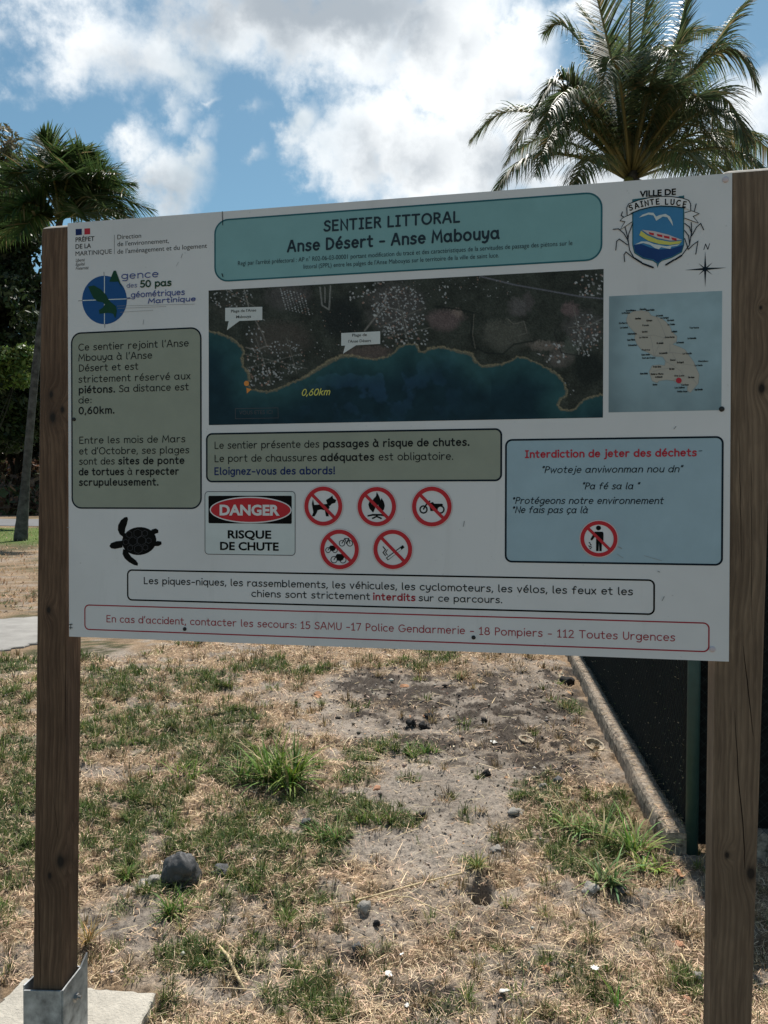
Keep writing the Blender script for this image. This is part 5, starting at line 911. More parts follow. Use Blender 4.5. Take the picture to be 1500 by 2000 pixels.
dk_ = np.where(RS.rand(n, 1) < .6, vary((.60, .44, .29), n), vary((.25, .18, .12), n)); me = blades('kerb_litter', P0[:, 0], P0[:, 1], RS.uniform(.012, .05, n), RS.uniform(.0015, .003, n), RS.uniform(0, .25, n), dk_, MAT_STRAW, z=P0[:, 2])
tag(link('kerb_litter', me), 'straw and dry needles lying on top of the kerb', 'litter', kind='stuff')
# fence
FH = 1.5; fo = kA + kn_ * (KW + .012) + kd * .03; fo[2] = 0
fence = root('screened_fence', 'green steel mesh fence lined with dark windscreen fabric beside the kerb', 'fence', tuple(fo))
def wall_sheet(o, d, nrm, L, name, seed):
    nx_, nz_ = int(L / .06) + 2, 24; V = []
    for j in range(nz_ + 1):
        for i in range(nx_ + 1):
            u = L * i / nx_; z = .02 + (FH - .04) * j / nz_; w = (fbm(np.array([u * 1.3 + seed]), np.array([z * 3]), 1.6, 3, seed % 5)[0] - .5) * .05; V.append(o + d * u + nrm * (w + .02) + np.array([0, 0, z]))
    F = [(j * (nx_ + 1) + i, j * (nx_ + 1) + i + 1, (j + 1) * (nx_ + 1) + i + 1, (j + 1) * (nx_ + 1) + i) for j in range(nz_) for i in range(nx_)]
    b = MB(); b.add(V, F); b.add([np.array(v) + nrm * .002 for v in V], F); part(name, b.mesh(name, MAT_FABRIC, True), fence)
wall_sheet(fo - kn_ * .022, kd, kn_, 8.5, 'windscreen', 1)
front_n = kd
wall_sheet(fo + kd * .03, kn_, kd, 2.4, 'windscreen', 2)
def wires(o, d, off, L, name):
    b = MB(); s = .055; r = .0009; n = int((L + FH) / s)
    for sg in (1, -1):
        for i in range(n):
            u0 = i * s - FH if sg > 0 else i * s; z0, z1 = .03, FH - .02; u1 = u0 + sg * (z1 - z0)
            A = np.array([u0, z0]); B = np.array([u1, z1])
            def clip(A, B):
                ts = [0, 1]
                dd = B[0] - A[0]; t0_, t1_ = (0 - A[0]) / dd, (L - A[0]) / dd; lo, hi = max(0, min(t0_, t1_)), min(1, max(t0_, t1_)); return (A + (B - A) * lo, A + (B - A) * hi) if hi > lo else None
            c = clip(A, B)
            if c is None: continue
            P = [o + d * q[0] + off * (1 + .25 * sg) + np.array([0, 0, q[1]]) for q in c]; b.tube(P, r, 4, cap=False)
    w = part(name, b.mesh(name, MAT_WIRE), fence); w['kind'] = 'stuff'
wires(fo, kd, -kn_ * .030, 8.5, 'wire_mesh'); wires(fo, kn_, -kd * .010, 2.4, 'wire_mesh')
def fpost(p, name='fence_post'):
    b = MB(); r = .026; z0 = 0; b.tube([p + np.array([0, 0, -.05]), p + np.array([0, 0, FH + .03])], r, 16); o = part(name, b.mesh(name, MAT_FPOST, True), fence)
    c = MB(); c.tube([p + np.array([0, 0, FH + .03]), p + np.array([0, 0, FH + .045]), p + np.array([0, 0, FH + .052])], [r * 1.12, r * 1.12, r * .5], 16); part('post_cap', c.mesh('post_cap', MAT_BLACK, True), o)
fpost(fo - kn_ * .0 - kd * .02)
for k in range(1, 4): fpost(fo + kd * 2.6 * k + kn_ * .13)
fpost(fo + kn_ * 2.4)
for (o_, d_, L_) in ((fo, kd, 8.5), (fo, kn_, 2.4)):
    b = MB(); b.tube([o_ + np.array([0, 0, FH]), o_ + d_ * L_ + np.array([0, 0, FH])], .014, 10); part('top_rail', b.mesh('top_rail', MAT_FPOST, True), fence)
# litter caught in the mesh; pale bits also stand in for light through holes
n = 1300; uu_ = RS.rand(n) ** 1.5 * 5.5; zz_ = .1 + RS.rand(n) ** 1.6 * .9; P0 = fo + np.outer(uu_, kd) - kn_ * .034 + np.stack([np.zeros(n), np.zeros(n), zz_], -1)
a_ = RS.rand(n, 3) - .5; b_v = RS.rand(n, 3) - .5; sz = RS.uniform(.002, .012, (n, 1)); V = np.stack([P0 - a_ * sz, P0 + b_v * sz * .6, P0 + a_ * sz, P0 - b_v * sz * .6], 1).reshape(-1, 3)
V[:, :] -= np.array(fence.location); me = mesh_np('debris_and_light_specks', V, (np.arange(n * 4)).reshape(-1, 4), MAT_STRAW, np.repeat(np.where(RS.rand(n, 1) < .5, vary((.4, .36, .25), n), vary((.12, .16, .07), n)), 4, 0)); tag(link('debris_and_light_specks', me, fence), kind='stuff')

# ------------------------------------------------------------------ stones, litter, sticks
def rock_mesh(name, s, seed, m, sub=3, rough_=.35, flat=False):
    bm = bmesh.new(); bmesh.ops.create_icosphere(bm, subdivisions=sub, radius=1.0)
    for v in bm.verts:
        c = v.co; x, y, z = c.x * 1.3 + seed, c.y * 1.3 + seed * 2.1, c.z * 1.3
        k = 1 + rough_ * ((fbm(np.array([x + z * .7]), np.array([y - z * .9]), 1.0, 3, seed % 7)[0] - .5) * 2)
        k *= 1 + rough_ * .8 * (fbm(np.array([x * 2.3 + z]), np.array([y * 2.3 - z * 2]), 1.0, 2, (seed + 3) % 7)[0] - .5); pn = (abs(c.x) ** 2.9 + abs(c.y) ** 2.9 + abs(c.z) ** 2.9) ** (1 / 2.9); c2 = Vector((c.x * (1 - .16 * c.z), c.y, c.z)) / pn * k
        v.co = Vector((c2.x * s[0], c2.y * s[1], c2.z * s[2]))
    me = bpy.data.meshes.new(name); bm.to_mesh(me); bm.free(); me.materials.append(m); me.polygons.foreach_set('use_smooth', np.full(len(me.polygons), not flat)); return me
MAT_ROCK = mat('smooth_rock', (.060, .060, .062), 0.6, 0.4, var=0.3, vscale=16, bump=0.5, bscale=40)
STN = [  # name, x, y(foot), width px, height px, material, label, category, rough
 ('rock', 345, 1733, 74, 66, MAT_ROCK, 'large smooth grey rock, biggest of the stones lying in the grass', 'rock', .42),
 ('stone', 291, 1730, 38, 22, MAT_PSTONE, 'pale crumbly stone leaning against the left side of the large grey rock', 'stone', .5),
 ('stone', 428, 1711, 34, 24, MAT_STONE, 'small grey stone just right of the large grey rock', 'stone', .4),
 ('stone', 597, 1618, 20, 15, MAT_STONE, 'small rounded light grey stone in the green turf above the long stalk', 'stone', .2),
 ('stone', 713, 1783, 24, 28, MAT_PSTONE, 'pale angular stone resting on the long dry stalk', 'stone', .35),
 ('stone', 736, 1806, 14, 16, MAT_DSTONE, 'tiny black stone just below the stone on the stalk', 'stone', .3),
 ('stone', 699, 1864, 26, 20, MAT_STONE, 'flat blue grey stone in the dry grass below the long stalk', 'stone', .4),
 ('stone', 803, 1421, 20, 20, MAT_DSTONE, 'black lump on the bare soil, left one of a close trio', 'stone', .4),
 ('stone', 827, 1424, 18, 18, MAT_DSTONE, 'black lump on the bare soil, lower right one of a close trio', 'stone', .4),
 ('stone', 836, 1398, 16, 12, MAT_DSTONE, 'brown black lump standing behind the other two of a close trio', 'stone', .4),
 ('stone', 896, 1360, 9, 8, MAT_DSTONE, 'tiny dark pebble far back on the dark soil, left of a pair', 'stone', .4),
 ('stone', 906, 1366, 9, 7, MAT_DSTONE, 'tiny dark pebble far back on the dark soil, right of a pair', 'stone', .4),
 ('stone', 952, 1523, 17, 20, MAT_DSTONE, 'single black lump standing on the pale bare soil', 'stone', .4),
 ('stone', 1091, 1533, 20, 13, MAT_STONE, 'dark grey pebble right of the single black lump', 'stone', .3),
 ('stone', 1134, 1541, 10, 10, MAT_DSTONE, 'small dark green black pebble between the pebble and the kerb', 'stone', .3),
 ('stone', 1061, 1546, 14, 14, MAT_PSTONE, 'pale grey pebble half buried in soil', 'stone', .3),
 ('stone', 735, 1550, 16, 11, MAT_OSTONE, 'small orange clay fragment on bare soil between green tufts', 'stone', .4),
 ('stone', 823, 1606, 16, 12, MAT_DSTONE, 'small black stone beside the dense green turf patch', 'stone', .4),
 ('stone', 1008, 1596, 30, 16, MAT_PSTONE, 'pale crumbling stone at the left of the weedy patch', 'stone', .5),
 ('stone', 976, 1668, 26, 12, MAT_PSTONE, 'flat pale stone chip above the burrow in the ground', 'stone', .5),
 ('stone', 1154, 1750, 34, 22, MAT_PSTONE, 'pale grey stone under the weed clump left of the right post', 'stone', .3),
 ('stone', 1212, 1746, 26, 16, MAT_STONE, 'greyish stone at the right foot of the tall weeds', 'stone', .3),
 ('stone', 1330, 1850, 20, 12, MAT_OSTONE, 'orange leaf shaped chip left of the right post', 'stone', .4),
 ('stone', 1066, 1897, 16, 14, MAT_OSTONE, 'small orange chip in the dry grass at the bottom right', 'stone', .4),
 ('stone', 1342, 1963, 20, 22, MAT_OSTONE, 'yellow brown pebble near the foot of the right post', 'stone', .3),
 ('stone', 1365, 1928, 18, 14, MAT_PSTONE, 'pale pebble touching the left side of the right post', 'stone', .3),
 ('stone', 580, 1822, 14, 9, MAT_PSTONE, 'small pinkish flat pebble in dry grass under the turf', 'stone', .3),
 ('stone', 1070, 1442, 12, 8, MAT_PSTONE, 'tiny pale pebble in the churned soil', 'stone', .3),
 ('stone', 1112, 1334, 26, 18, MAT_DSTONE, 'dark stone with a pale flank beside the far kerb', 'stone', .35),
 ('stone', 945, 1412, 16, 10, MAT_DSTONE, 'dark clod in the churned soil behind the small depression', 'stone', .5),
 ('stone', 1490, 1668, 30, 22, MAT_PSTONE, 'pale stone added as the light spot right of the right post before the fence', 'stone', .4)]  # added stone stands in for a sunlit spot on the kerb
for i, (nm, x_, y_, w_, h_, m_, lb, ct, rg) in enumerate(STN):
    g_ = gr(x_, y_); z_ = gz(g_[0], g_[1])[0]; k = g_[1] / FL; W_, H_ = w_ * k, h_ * k * .98
    me = rock_mesh(nm, (W_ * .46, W_ * .42, H_ * (.54 if i == 0 else .40)), (12 if i == 0 else 3 + i * 5), m_, 4 if i == 0 else 3, rg * (1.3 if i == 0 else 2.2))
    o = link(nm, me, None, (g_[0], g_[1] + W_ * .2, z_ + H_ * (.42 if i == 0 else .24))); o.rotation_euler = (0, 0, i * 1.3 if i else .1); tag(o, lb, ct, 'stones lying on the ground' if nm == 'stone' else None)
def stick(name, pts, r, m, label, cat, group=None, n=6):
    W_ = []
    for (x_, y_, h) in pts: g_ = gr(x_, y_); W_.append(np.array([g_[0], g_[1], gz(g_[0], g_[1])[0] + r * .8 + .006 + h]))
    b = MB(); rr_ = [r * (.6 + .4 * math.sin(math.pi * (i + .6) / len(W_))) for i in range(len(W_))]; c = W_[0].copy(); c[2] = 0; b.tube([p - c for p in W_], rr_, n); o = link(name, b.mesh(name, m, True), None, tuple(c)); tag(o, label, cat, group)
stick('dry_stalk', [(625, 1772, 0), (680, 1764, .004), (740, 1755, .010), (800, 1742, .008), (850, 1728, .006), (902, 1722, .002)], .0036, MAT_STALK, 'long thin dry stalk lying across the bare soil beside the burrow', 'stalk')
stick('bamboo_sliver', [(427, 1858, .002), (445, 1885, .004), (462, 1912, .003), (478, 1935, 0)], .0062, MAT_STALK, 'thick yellow cane splinter lying in the grass above the left footing', 'stick')
stick('dry_twig', [(742, 1752, 0), (800, 1768, .004), (850, 1785, .004), (905, 1806, .002)], .0022, MAT_STALK, 'thin dry twig branching down from the long stalk', 'stalk')
stick('dry_twig', [(573, 1852, 0), (596, 1848, .002), (615, 1845, 0)], .0034, MAT_STALK, 'short pale twig in the dry grass below the turf', 'stalk')
stick('dry_twig', [(1330, 1870, 0), (1340, 1888, .003), (1348, 1898, 0)], .0042, MAT_STALK, 'short straw coloured twig close to the right post', 'stalk')
stick('dry_twig', [(533, 1598, 0), (545, 1615, .004), (556, 1632, 0)], .003, MAT_STALK, 'pale twig in the turf below the big grass clump', 'stalk')
stick('dry_twig', [(1120, 1865, 0), (1160, 1835, .003), (1195, 1812, 0)], .002, MAT_STALK, 'thin straight straw in the dry grass under the weeds', 'stalk')
stick('dry_twig', [(1302, 1790, 0), (1325, 1776, .012), (1350, 1772, .010), (1375, 1783, 0)], .0022, MAT_STALK, 'thin curved twig arching beside the right post', 'stalk')
# coconut husk shell, ring shaped scrap, flakes of litter, dry leaves
def shell(name, x_, y_, wpx, m, label, cat, tilt=0.9):
    g_ = gr(x_, y_); r = wpx * g_[1] / FL / 2; bm = bmesh.new(); bmesh.ops.create_uvsphere(bm, u_segments=18, v_segments=10, radius=r)
    bmesh.ops.delete(bm, geom=[v for v in bm.verts if v.co.z > r * .05], context='VERTS'); bmesh.ops.solidify(bm, geom=bm.faces[:], thickness=r * .16)
    for v in bm.verts: v.co.z *= .5; v.co += Vector((random.uniform(-1, 1), random.uniform(-1, 1), random.uniform(-1, 1))) * r * .05
    me = bpy.data.meshes.new(name); bm.to_mesh(me); bm.free(); me.materials.append(m); o = link(name, me, None, (g_[0], g_[1], gz(g_[0], g_[1])[0] + r * .42)); o.rotation_euler = (tilt, .1, .2); tag(o, label, cat)
shell('coconut_husk', 1161, 1458, 40, MAT_HUSK, 'pale curved piece of coconut husk lying by the kerb', 'husk', .35)
shell('coconut_husk', 1028, 1448, 30, MAT_HUSK, 'broken flat piece of husk in the churned soil', 'husk', .2)
def flake(name, x_, y_, wpx, m, label, cat, seed, group=None):
    rnd = random.Random(seed); g_ = gr(x_, y_); r = wpx * g_[1] / FL / 2; n = 9; V = [(r * rnd.uniform(.5, 1.1) * math.cos(a), r * .7 * rnd.uniform(.5, 1.1) * math.sin(a), rnd.uniform(0, .35) * r) for a in np.linspace(0, 2 * math.pi, n + 1)[:-1]]
    V.append((0, 0, .1 * r)); V2 = [(a, b, c - .0012) for a, b, c in V]; F = [(i, (i + 1) % n, n) for i in range(n)]; N_ = n + 1; F2 = [((i + 1) % n + N_, i + N_, n + N_) for i in range(n)] + [(i, i + N_, (i + 1) % n + N_, (i + 1) % n) for i in range(n)]
    me = bpy.data.meshes.new(name); me.from_pydata(V + V2, [], F + F2); me.materials.append(m); o = link(name, me, None, (g_[0], g_[1], gz(g_[0], g_[1])[0] + .010)); o.rotation_euler = (.35, .1, seed); tag(o, label, cat, group)
for i, (x_, y_, w_, lb) in enumerate([(759, 1918, 24, 'white torn scrap of litter at the bottom centre'), (745, 1900, 12, 'tiny white scrap just above the torn litter scrap'), (984, 1948, 26, 'white crumpled litter scrap at the bottom right of centre'), (785, 1880, 12, 'small white fleck among the dry straw'), (795, 1977, 14, 'white fleck near the bottom edge'), (964, 1456, 16, 'white chip on the churned soil before the husk piece')]): flake('litter_scrap', x_, y_, w_, MAT_LITTER, lb, 'litter', i + 1, 'white scraps on the ground')
for i, (x_, y_, w_, lb) in enumerate([(1325, 1722, 34, 'brown dead leaf lying in the fence shadow'), (620, 1500, 18, 'rust coloured dead leaf right of the big grass clump'), (588, 1822, 16, 'curled dead leaf in the dry straw'), (1265, 1660, 34, 'reddish dead leaf among the weeds beside the kerb end'), (620, 1360, 30, 'tan dead leaf in the far dry grass'), (790, 1340, 26, 'curled dry leaf on the dark soil patch')]): flake('dead_leaf', x_, y_, w_, MAT_LEAFDRY, lb, 'leaf', i + 20, 'dead leaves on the ground')

# ------------------------------------------------------------------ grass clumps and weeds (things)
def clump(px_, py_, wpx, hpx, n, label, seed, colr=(.14, .23, .05), wd=.006, group='green grass clumps', name='grass_clump', erect=(.25, 1.45)):
    rnd = np.random.RandomState(seed); g_ = gr(px_, py_); k = g_[1] / FL; R = wpx * k / 2; H = hpx * k; z0 = gz(g_[0], g_[1])[0]; V = []; F = []; C_ = []
    cen = [np.array([rnd.normal() * R * .30, rnd.normal() * R * .22, 0]) for _ in range(max(2, min(7, n // 22)))]
    for i in range(n):
        a = rnd.uniform(0, 2 * math.pi); br = R * .16 * math.sqrt(rnd.rand()); b = cen[rnd.randint(len(cen))] + np.array([br * math.cos(a), br * math.sin(a), 0]); h_ = rnd.uniform(0, 2 * math.pi) if rnd.rand() < .3 else a + rnd.uniform(-.6, .6); el = rnd.uniform(*erect)
        L = H * rnd.uniform(.5, 1.25) * (1.1 if el > .8 else .9); w = wd * rnd.uniform(.6, 1.3); d = np.array([math.cos(h_), math.sin(h_)]); s = np.array([-d[1], d[0], 0]) * w / 2; p = b; o = len(V); e = el; m = 5
        c = np.array(colr) * rnd.uniform(.6, 1.5) * np.array([rnd.uniform(.8, 1.5), 1, rnd.uniform(.7, 1.2)])
        if rnd.rand() < .2: c = np.array((.42, .34, .18)) * rnd.uniform(.7, 1.2)
        for j in range(m):
            t = j / (m - 1); ws = s * (1 - t ** 2) if j < m - 1 else s * .05; V += [p - ws, p + ws]; C_ += [c * (1 - .2 * (j == 0))] * 2
            p = p + np.array([d[0] * math.cos(e), d[1] * math.cos(e), math.sin(e)]) * L / (m - 1); e -= rnd.uniform(.15, .42); 
            if p[2] < .002: p[2] = .002
        F += [(o + 2 * j, o + 2 * j + 1, o + 2 * j + 3, o + 2 * j + 2) for j in range(m - 1)]
    o = link(name, mesh_np(name, np.array(V), np.array(F), MAT_BLADE, np.array(C_)), None, (g_[0], g_[1], z0)); return tag(o, label, 'grass' if name == 'grass_clump' else 'weed', group)
clump(535, 1530, 170, 95, 230, 'largest bright green grass clump with broad blades', 1, (.12, .22, .04), .011)
clump(480, 1525, 120, 50, 110, 'low spreading clump joined to the left side of the largest clump', 7, (.10, .17, .04), .009)
clump(372, 1520, 80, 50, 90, 'smaller bright clump left of the largest clump', 2, (.12, .21, .04), .009)
clump(335, 1785, 85, 50, 130, 'dark green clump in front of the large grey rock', 3, (.10, .19, .04), .006, erect=(.3, 1.5))
clump(255, 1715, 70, 34, 90, 'small clump left of the large grey rock', 4, (.13, .22, .05), .005)
clump(440, 1715, 60, 30, 60, 'low tuft right of the large grey rock', 5, (.12, .18, .05), .005)
clump(680, 1530, 60, 28, 70, 'small round tuft on the bare soil near the orange chip', 6, (.12, .22, .05), .005)
clump(830, 1480, 80, 26, 90, 'wide low tuft on bare soil below the trio of black lumps', 8, (.12, .23, .05), .006)
clump(745, 1470, 40, 20, 40, 'small tuft left of the wide low tuft', 9, (.12, .22, .05), .005)
clump(712, 1485, 46, 20, 40, 'small tuft at the far left of the row on bare soil', 10, (.12, .21, .05), .005)
clump(560, 1790, 44, 36, 60, 'upright tuft in the dry grass right of the clump before the rock', 12, (.12, .22, .05), .005)
clump(637, 1650, 100, 50, 120, 'dense dark clump in the middle of the turf', 13, (.10, .20, .045), .006)
clump(740, 1618, 130, 34, 120, 'long dense clump edging the bare soil', 14, (.11, .20, .045), .006)
clump(935, 1712, 60, 34, 60, 'tuft overhanging the burrow', 15, (.20, .24, .07), .005)
clump(1205, 1965, 30, 80, 14, 'sparse upright sprig with a white flower head at the bottom right', 16, (.12, .24, .05), .004, erect=(1.1, 1.5))
clump(385, 1690, 50, 22, 40, 'little tuft behind the right side of the large rock', 17, (.13, .2, .05), .005)
clump(170, 1850, 60, 60, 50, 'dry yellowish tuft right beside the left post', 18, (.30, .26, .11), .004, erect=(.6, 1.5))
clump(1165, 1640, 190, 70, 110, 'tangled long bladed weeds in front of the kerb', 30, (.14, .25, .07), .008, name='weed_clump', group='tall weeds by the kerb', erect=(.2, 1.2))
clump(1240, 1660, 150, 90, 60, 'tall weeds leaning over the near end of the kerb', 31, (.15, .27, .07), .009, name='weed_clump', group='tall weeds by the kerb', erect=(.5, 1.4))
clump(1185, 1735, 120, 80, 60, 'nearest long bladed weed clump casting a slanting shadow', 32, (.13, .23, .08), .009, name='weed_clump', group='tall weeds by the kerb', erect=(.2, 1.3))
clump(1100, 1610, 110, 34, 80, 'low green weeds at the left of the weedy patch', 33, (.13, .22, .06), .006, name='weed_clump', group='tall weeds by the kerb')
clump(1275, 1700, 90, 40, 60, 'leafy weeds at the foot of the kerb end', 34, (.19, .31, .06), .010, name='weed_clump', group='tall weeds by the kerb', erect=(.2, 1.3))
g_ = gr(1160, 1925); fl = root('white_flower', 'small white flower head on a thin green stem at the bottom right', 'flower', (g_[0], g_[1], gz(g_[0], g_[1])[0]))
b = MB(); b.tube([g_ + np.array([0, 0, 0]), g_ + np.array([.004, 0, .03]), g_ + np.array([.002, 0, .052])], .0013, 6); MAT_STEM = mat('green_stem', (.12, .25, .05), .6, .2); part('stem', b.mesh('stem', MAT_STEM), fl)
b = MB()
for k in range(8): a = k * math.pi / 4; c = g_ + np.array([.002, 0, .054]); d = np.array([math.cos(a), math.sin(a), .25]); s = np.array([-d[1], d[0], 0]) * .0035; b.add([c, c + d * .008 - s, c + d * .015, c + d * .008 + s], [(0, 1, 2, 3)])
part('petals', b.mesh('petals', MAT_LITTER), fl)

# ------------------------------------------------------------------ palms
def catmull(P, n):
    P = [np.array(p, float) for p in P]; P = [2 * P[0] - P[1]] + P + [2 * P[-1] - P[-2]]; out = []
    m = len(P) - 3
    for i in range(n + 1):
        f = m * i / n; k = min(int(f), m - 1); t = f - k; a, b, c, d = P[k:k + 4]
        out.append(.5 * ((2 * b) + (-a + c) * t + (2 * a - 5 * b + 4 * c - d) * t * t + (-a + 3 * b - 3 * c + d) * t ** 3))
    return np.array(out)
def frond(parent, ctrl, ll, nleaf, droop, seed, colr, start=.14, wid=.036, plume=0.0, tipdry=0):
    rnd = np.random.RandomState(seed); R_ = catmull(ctrl, 36); seg = np.linalg.norm(np.diff(R_, axis=0), axis=1).sum(); V = []; F = []; C_ = []
    for sgn in (1, -1):
        for i in range(nleaf):
            t = start + (1 - start) * (i + rnd.rand() * .6) / nleaf; f = t * 36; k = min(int(f), 35); p = R_[k] + (R_[k + 1] - R_[k]) * (f - k); T = R_[k + 1] - R_[k]; T /= np.linalg.norm(T)
            up = np.array([0, 0, 1.]); sd = np.cross(T, up); nm = np.linalg.norm(sd)
            if nm < .15: sd = np.cross(T, np.array([0, -1., 0])); nm = np.linalg.norm(sd)
            sd /= nm; nrm = np.cross(sd, T); pr = (math.sin(math.pi * min(1, (t - start) / (1 - start) * .86 + .12)) ** .65)
            L = ll * pr * rnd.uniform(.8, 1.1); fwd = .45 + .6 * t; d = sd * sgn * .85 + T * fwd + nrm * (.25 + plume * rnd.uniform(-1.2, 1.2)); d /= np.linalg.norm(d); w = wid * rnd.uniform(.7, 1.15) * (0.6 + .4 * pr); c = np.array(colr) * rnd.uniform(.6, 1.45) * np.array([rnd.uniform(.85, 1.35), 1, rnd.uniform(.8, 1.1)])
            if rnd.rand() < .05 + tipdry * t: c = np.array((.26, .20, .10)) * rnd.uniform(.7, 1.2)
            o = len(V); m = 4; q = p; dr = droop * rnd.uniform(.7, 1.3); wv = np.cross(d, up); wv = wv / (np.linalg.norm(wv) + 1e-6); wv = wv * .6 + T * .5; wv /= np.linalg.norm(wv)
            for j in range(m + 1):
                tt = j / m; ww = wv * w * .5 * (1 - tt ** 1.8 * .93); V += [q - ww, q + ww]; C_ += [c] * 2; dd = d + np.array([0, 0, -dr * (tt * 1.4 + .15)]); dd /= np.linalg.norm(dd); q = q + dd * L / m
            F += [(o + 2 * j, o + 2 * j + 1, o + 2 * j + 3, o + 2 * j + 2) for j in range(m)]
    off = np.array(parent.location); fr = link('frond', mesh_np('frond', np.array(V) - off, np.array(F), MAT_FROND, np.array(C_)), parent)
    b = MB(); b.tube([p - off for p in R_[::3]], [max(.008, .05 * (1 - i / 12) ** .8 * ll) for i in range(len(R_[::3]))], 6); link('midrib', b.mesh('midrib', MAT_RACHIS, True), fr)
    return fr
def trunk(parent, pts, rads, m, name='trunk', rings=True):
    R_ = catmull(pts, 60); rr_ = np.interp(np.linspace(0, 1, 61), np.linspace(0, 1, len(rads)), rads) * (1 + (.05 * (np.arange(61) % 2) if rings else 0)); b = MB(); off = np.array(parent.location); b.tube([p - off for p in R_], list(rr_), 14); link(name, b.mesh(name, m, True), parent)
YD = 20.0
pb = at(1236, 345, YD); cp = root('coconut_palm', 'tall coconut palm with arching fronds rising behind the right half of the board', 'palm tree', (pb[0] + .5, YD + .3, 0))
trunk(cp, [(pb[0] + .5, YD + .3, -.1), (pb[0] + .35, YD + .15, 3), (pb[0] + .05, YD, 6.5), tuple(pb + np.array([0, 0, .1]))], [.26, .2, .17, .16], MAT_TRUNK)
FR = [([(1240, 345, 0), (1330, 300, -1.2), (1420, 290, -2.2), (1490, 330, -2.8), (1530, 400, -3.0)], .9, 1.4), ([(1240, 345, 0), (1320, 305, 1.8), (1390, 285, 2.8), (1450, 310, 3.4), (1500, 380, 3.8)], .9, 1.3), # control pixels with depth offsets; leaflet length; droop
 ([(1232, 340, 0), (1229, 230, -.5), (1228, 110, -.9), (1236, -40, -1.2), (1240, -120, -1.0)], 1.0, .15), ([(1234, 335, 0), (1240, 200, .6), (1255, 60, 1.2), (1275, -90, 1.5)], .95, .2),
 ([(1230, 338, 0), (1212, 240, -.3), (1195, 120, -.7), (1165, -10, -1.1), (1150, -70, -1.4)], .9, .2), ([(1228, 340, 0), (1195, 215, .3), (1150, 108, .8), (1098, 48, 1.3), (1060, 66, 1.6)], .75, .7),
 ([(1228, 340, 0), (1180, 250, .9), (1120, 190, 1.6), (1072, 158, 2.2)], .65, .55), ([(1226, 345, 0), (1150, 268, .2), (1050, 222, .4), (975, 222, .6), (918, 274, .7)], .85, 1.0),
 ([(1226, 350, 0), (1150, 312, -.8), (1060, 300, -1.4), (1000, 330, -1.8), (962, 385, -2.0)], .85, 1.3), ([(1228, 340, 0), (1175, 235, -1.2), (1115, 182, -2.1), (1078, 205, -2.8), (1060, 262, -3.2)], .95, 1.2),
 ([(1226, 345, 0), (1165, 260, -1.0), (1110, 235, -2.0), (1070, 275, -2.9), (1045, 345, -3.4)], .95, 1.4), ([(1236, 338, 0), (1275, 235, .2), (1310, 120, .5), (1340, 10, .6), (1352, -50, .6)], .85, .35),
 ([(1238, 340, 0), (1300, 235, .9), (1370, 130, 1.5), (1420, 50, 2.0), (1462, 0, 2.3)], .75, .55), ([(1238, 340, 0), (1300, 215, -.5), (1375, 118, -.9), (1440, 98, -1.2), (1482, 172, -1.4)], .95, 1.2),
 ([(1240, 345, 0), (1310, 262, -1.1), (1380, 214, -1.9), (1435, 232, -2.5), (1462, 305, -2.8)], .95, 1.4), ([(1240, 345, 0), (1320, 290, .6), (1410, 262, 1.2), (1480, 275, 1.6), (1540, 330, 2.0)], .9, 1.2),
 ([(1240, 350, 0), (1300, 300, -1.3), (1345, 300, -2.3), (1375, 350, -2.9), (1390, 420, -3.2)], .85, 1.5), ([(1226, 350, 0), (1185, 310, -1.3), (1150, 310, -2.4), (1125, 350, -3.0), (1110, 420, -3.3)], .85, 1.5),
 ([(1232, 340, 0), (1205, 200, .9), (1180, 90, 1.7), (1130, 10, 2.5)], .8, .4), ([(1236, 340, 0), (1290, 180, 1.4), (1320, 80, 2.2), (1400, 60, 3.0)], .8, .6), ([(1226, 348, 0), (1140, 290, 1.2), (1060, 270, 2.2), (1000, 300, 3.0)], .8, 1.1),
 ([(1240, 348, 0), (1330, 320, 1.4), (1400, 330, 2.4), (1450, 390, 3.0)], .8, 1.3), ([(1234, 342, 0), (1262, 200, -1.2), (1290, 110, -2.2), (1320, 100, -3.2), (1340, 150, -3.8)], .9, 1.1), ([(1230, 342, 0), (1215, 190, -1.5), (1200, 120, -2.6), (1185, 130, -3.4), (1172, 190, -4.0)], .9, 1.0)]
rf = random.Random(8)
for k in range(16):
    a = rf.uniform(-1.25, 1.25); L_ = rf.uniform(190, 300); d_ = rf.choice((-1, 1)) * rf.uniform(.8, 3.2); tx_, ty_ = 1234 + L_ * math.sin(a), 340 - L_ * math.cos(a) * rf.uniform(.75, 1.05)
    FR.append(([(1234, 342, 0), (1234 + (tx_ - 1234) * .38, 342 + (ty_ - 342) * .6 - 18, d_ * .35), (1234 + (tx_ - 1234) * .75, 342 + (ty_ - 342) * .95 - 22, d_ * .75), (tx_ + 12 * math.sin(a), ty_ + 20 + 70 * abs(math.sin(a)), d_)], rf.uniform(.8, .95), rf.uniform(.3, 1.0)))
for i, (cc2, ll, dr) in enumerate(FR): frond(cp, [at(x_, y_, YD + d_) for (x_, y_, d_) in cc2], ll * 1.18, 112, dr * 1.15, 100 + i, (.085, .125, .06), tipdry=.14, wid=.046, plume=.26)
nut_me = rock_mesh('coconut', (.13, .13, .15), 2, mat('green_nut', (.16, .17, .05), .5, .3), 2, .05)
for k in range(6):
    o = link('coconut', nut_me, cp, tuple(np.array(pb) - np.array(cp.location) + np.array([.28 * math.cos(k), .28 * math.sin(k), -.25 - .1 * (k % 2)])))
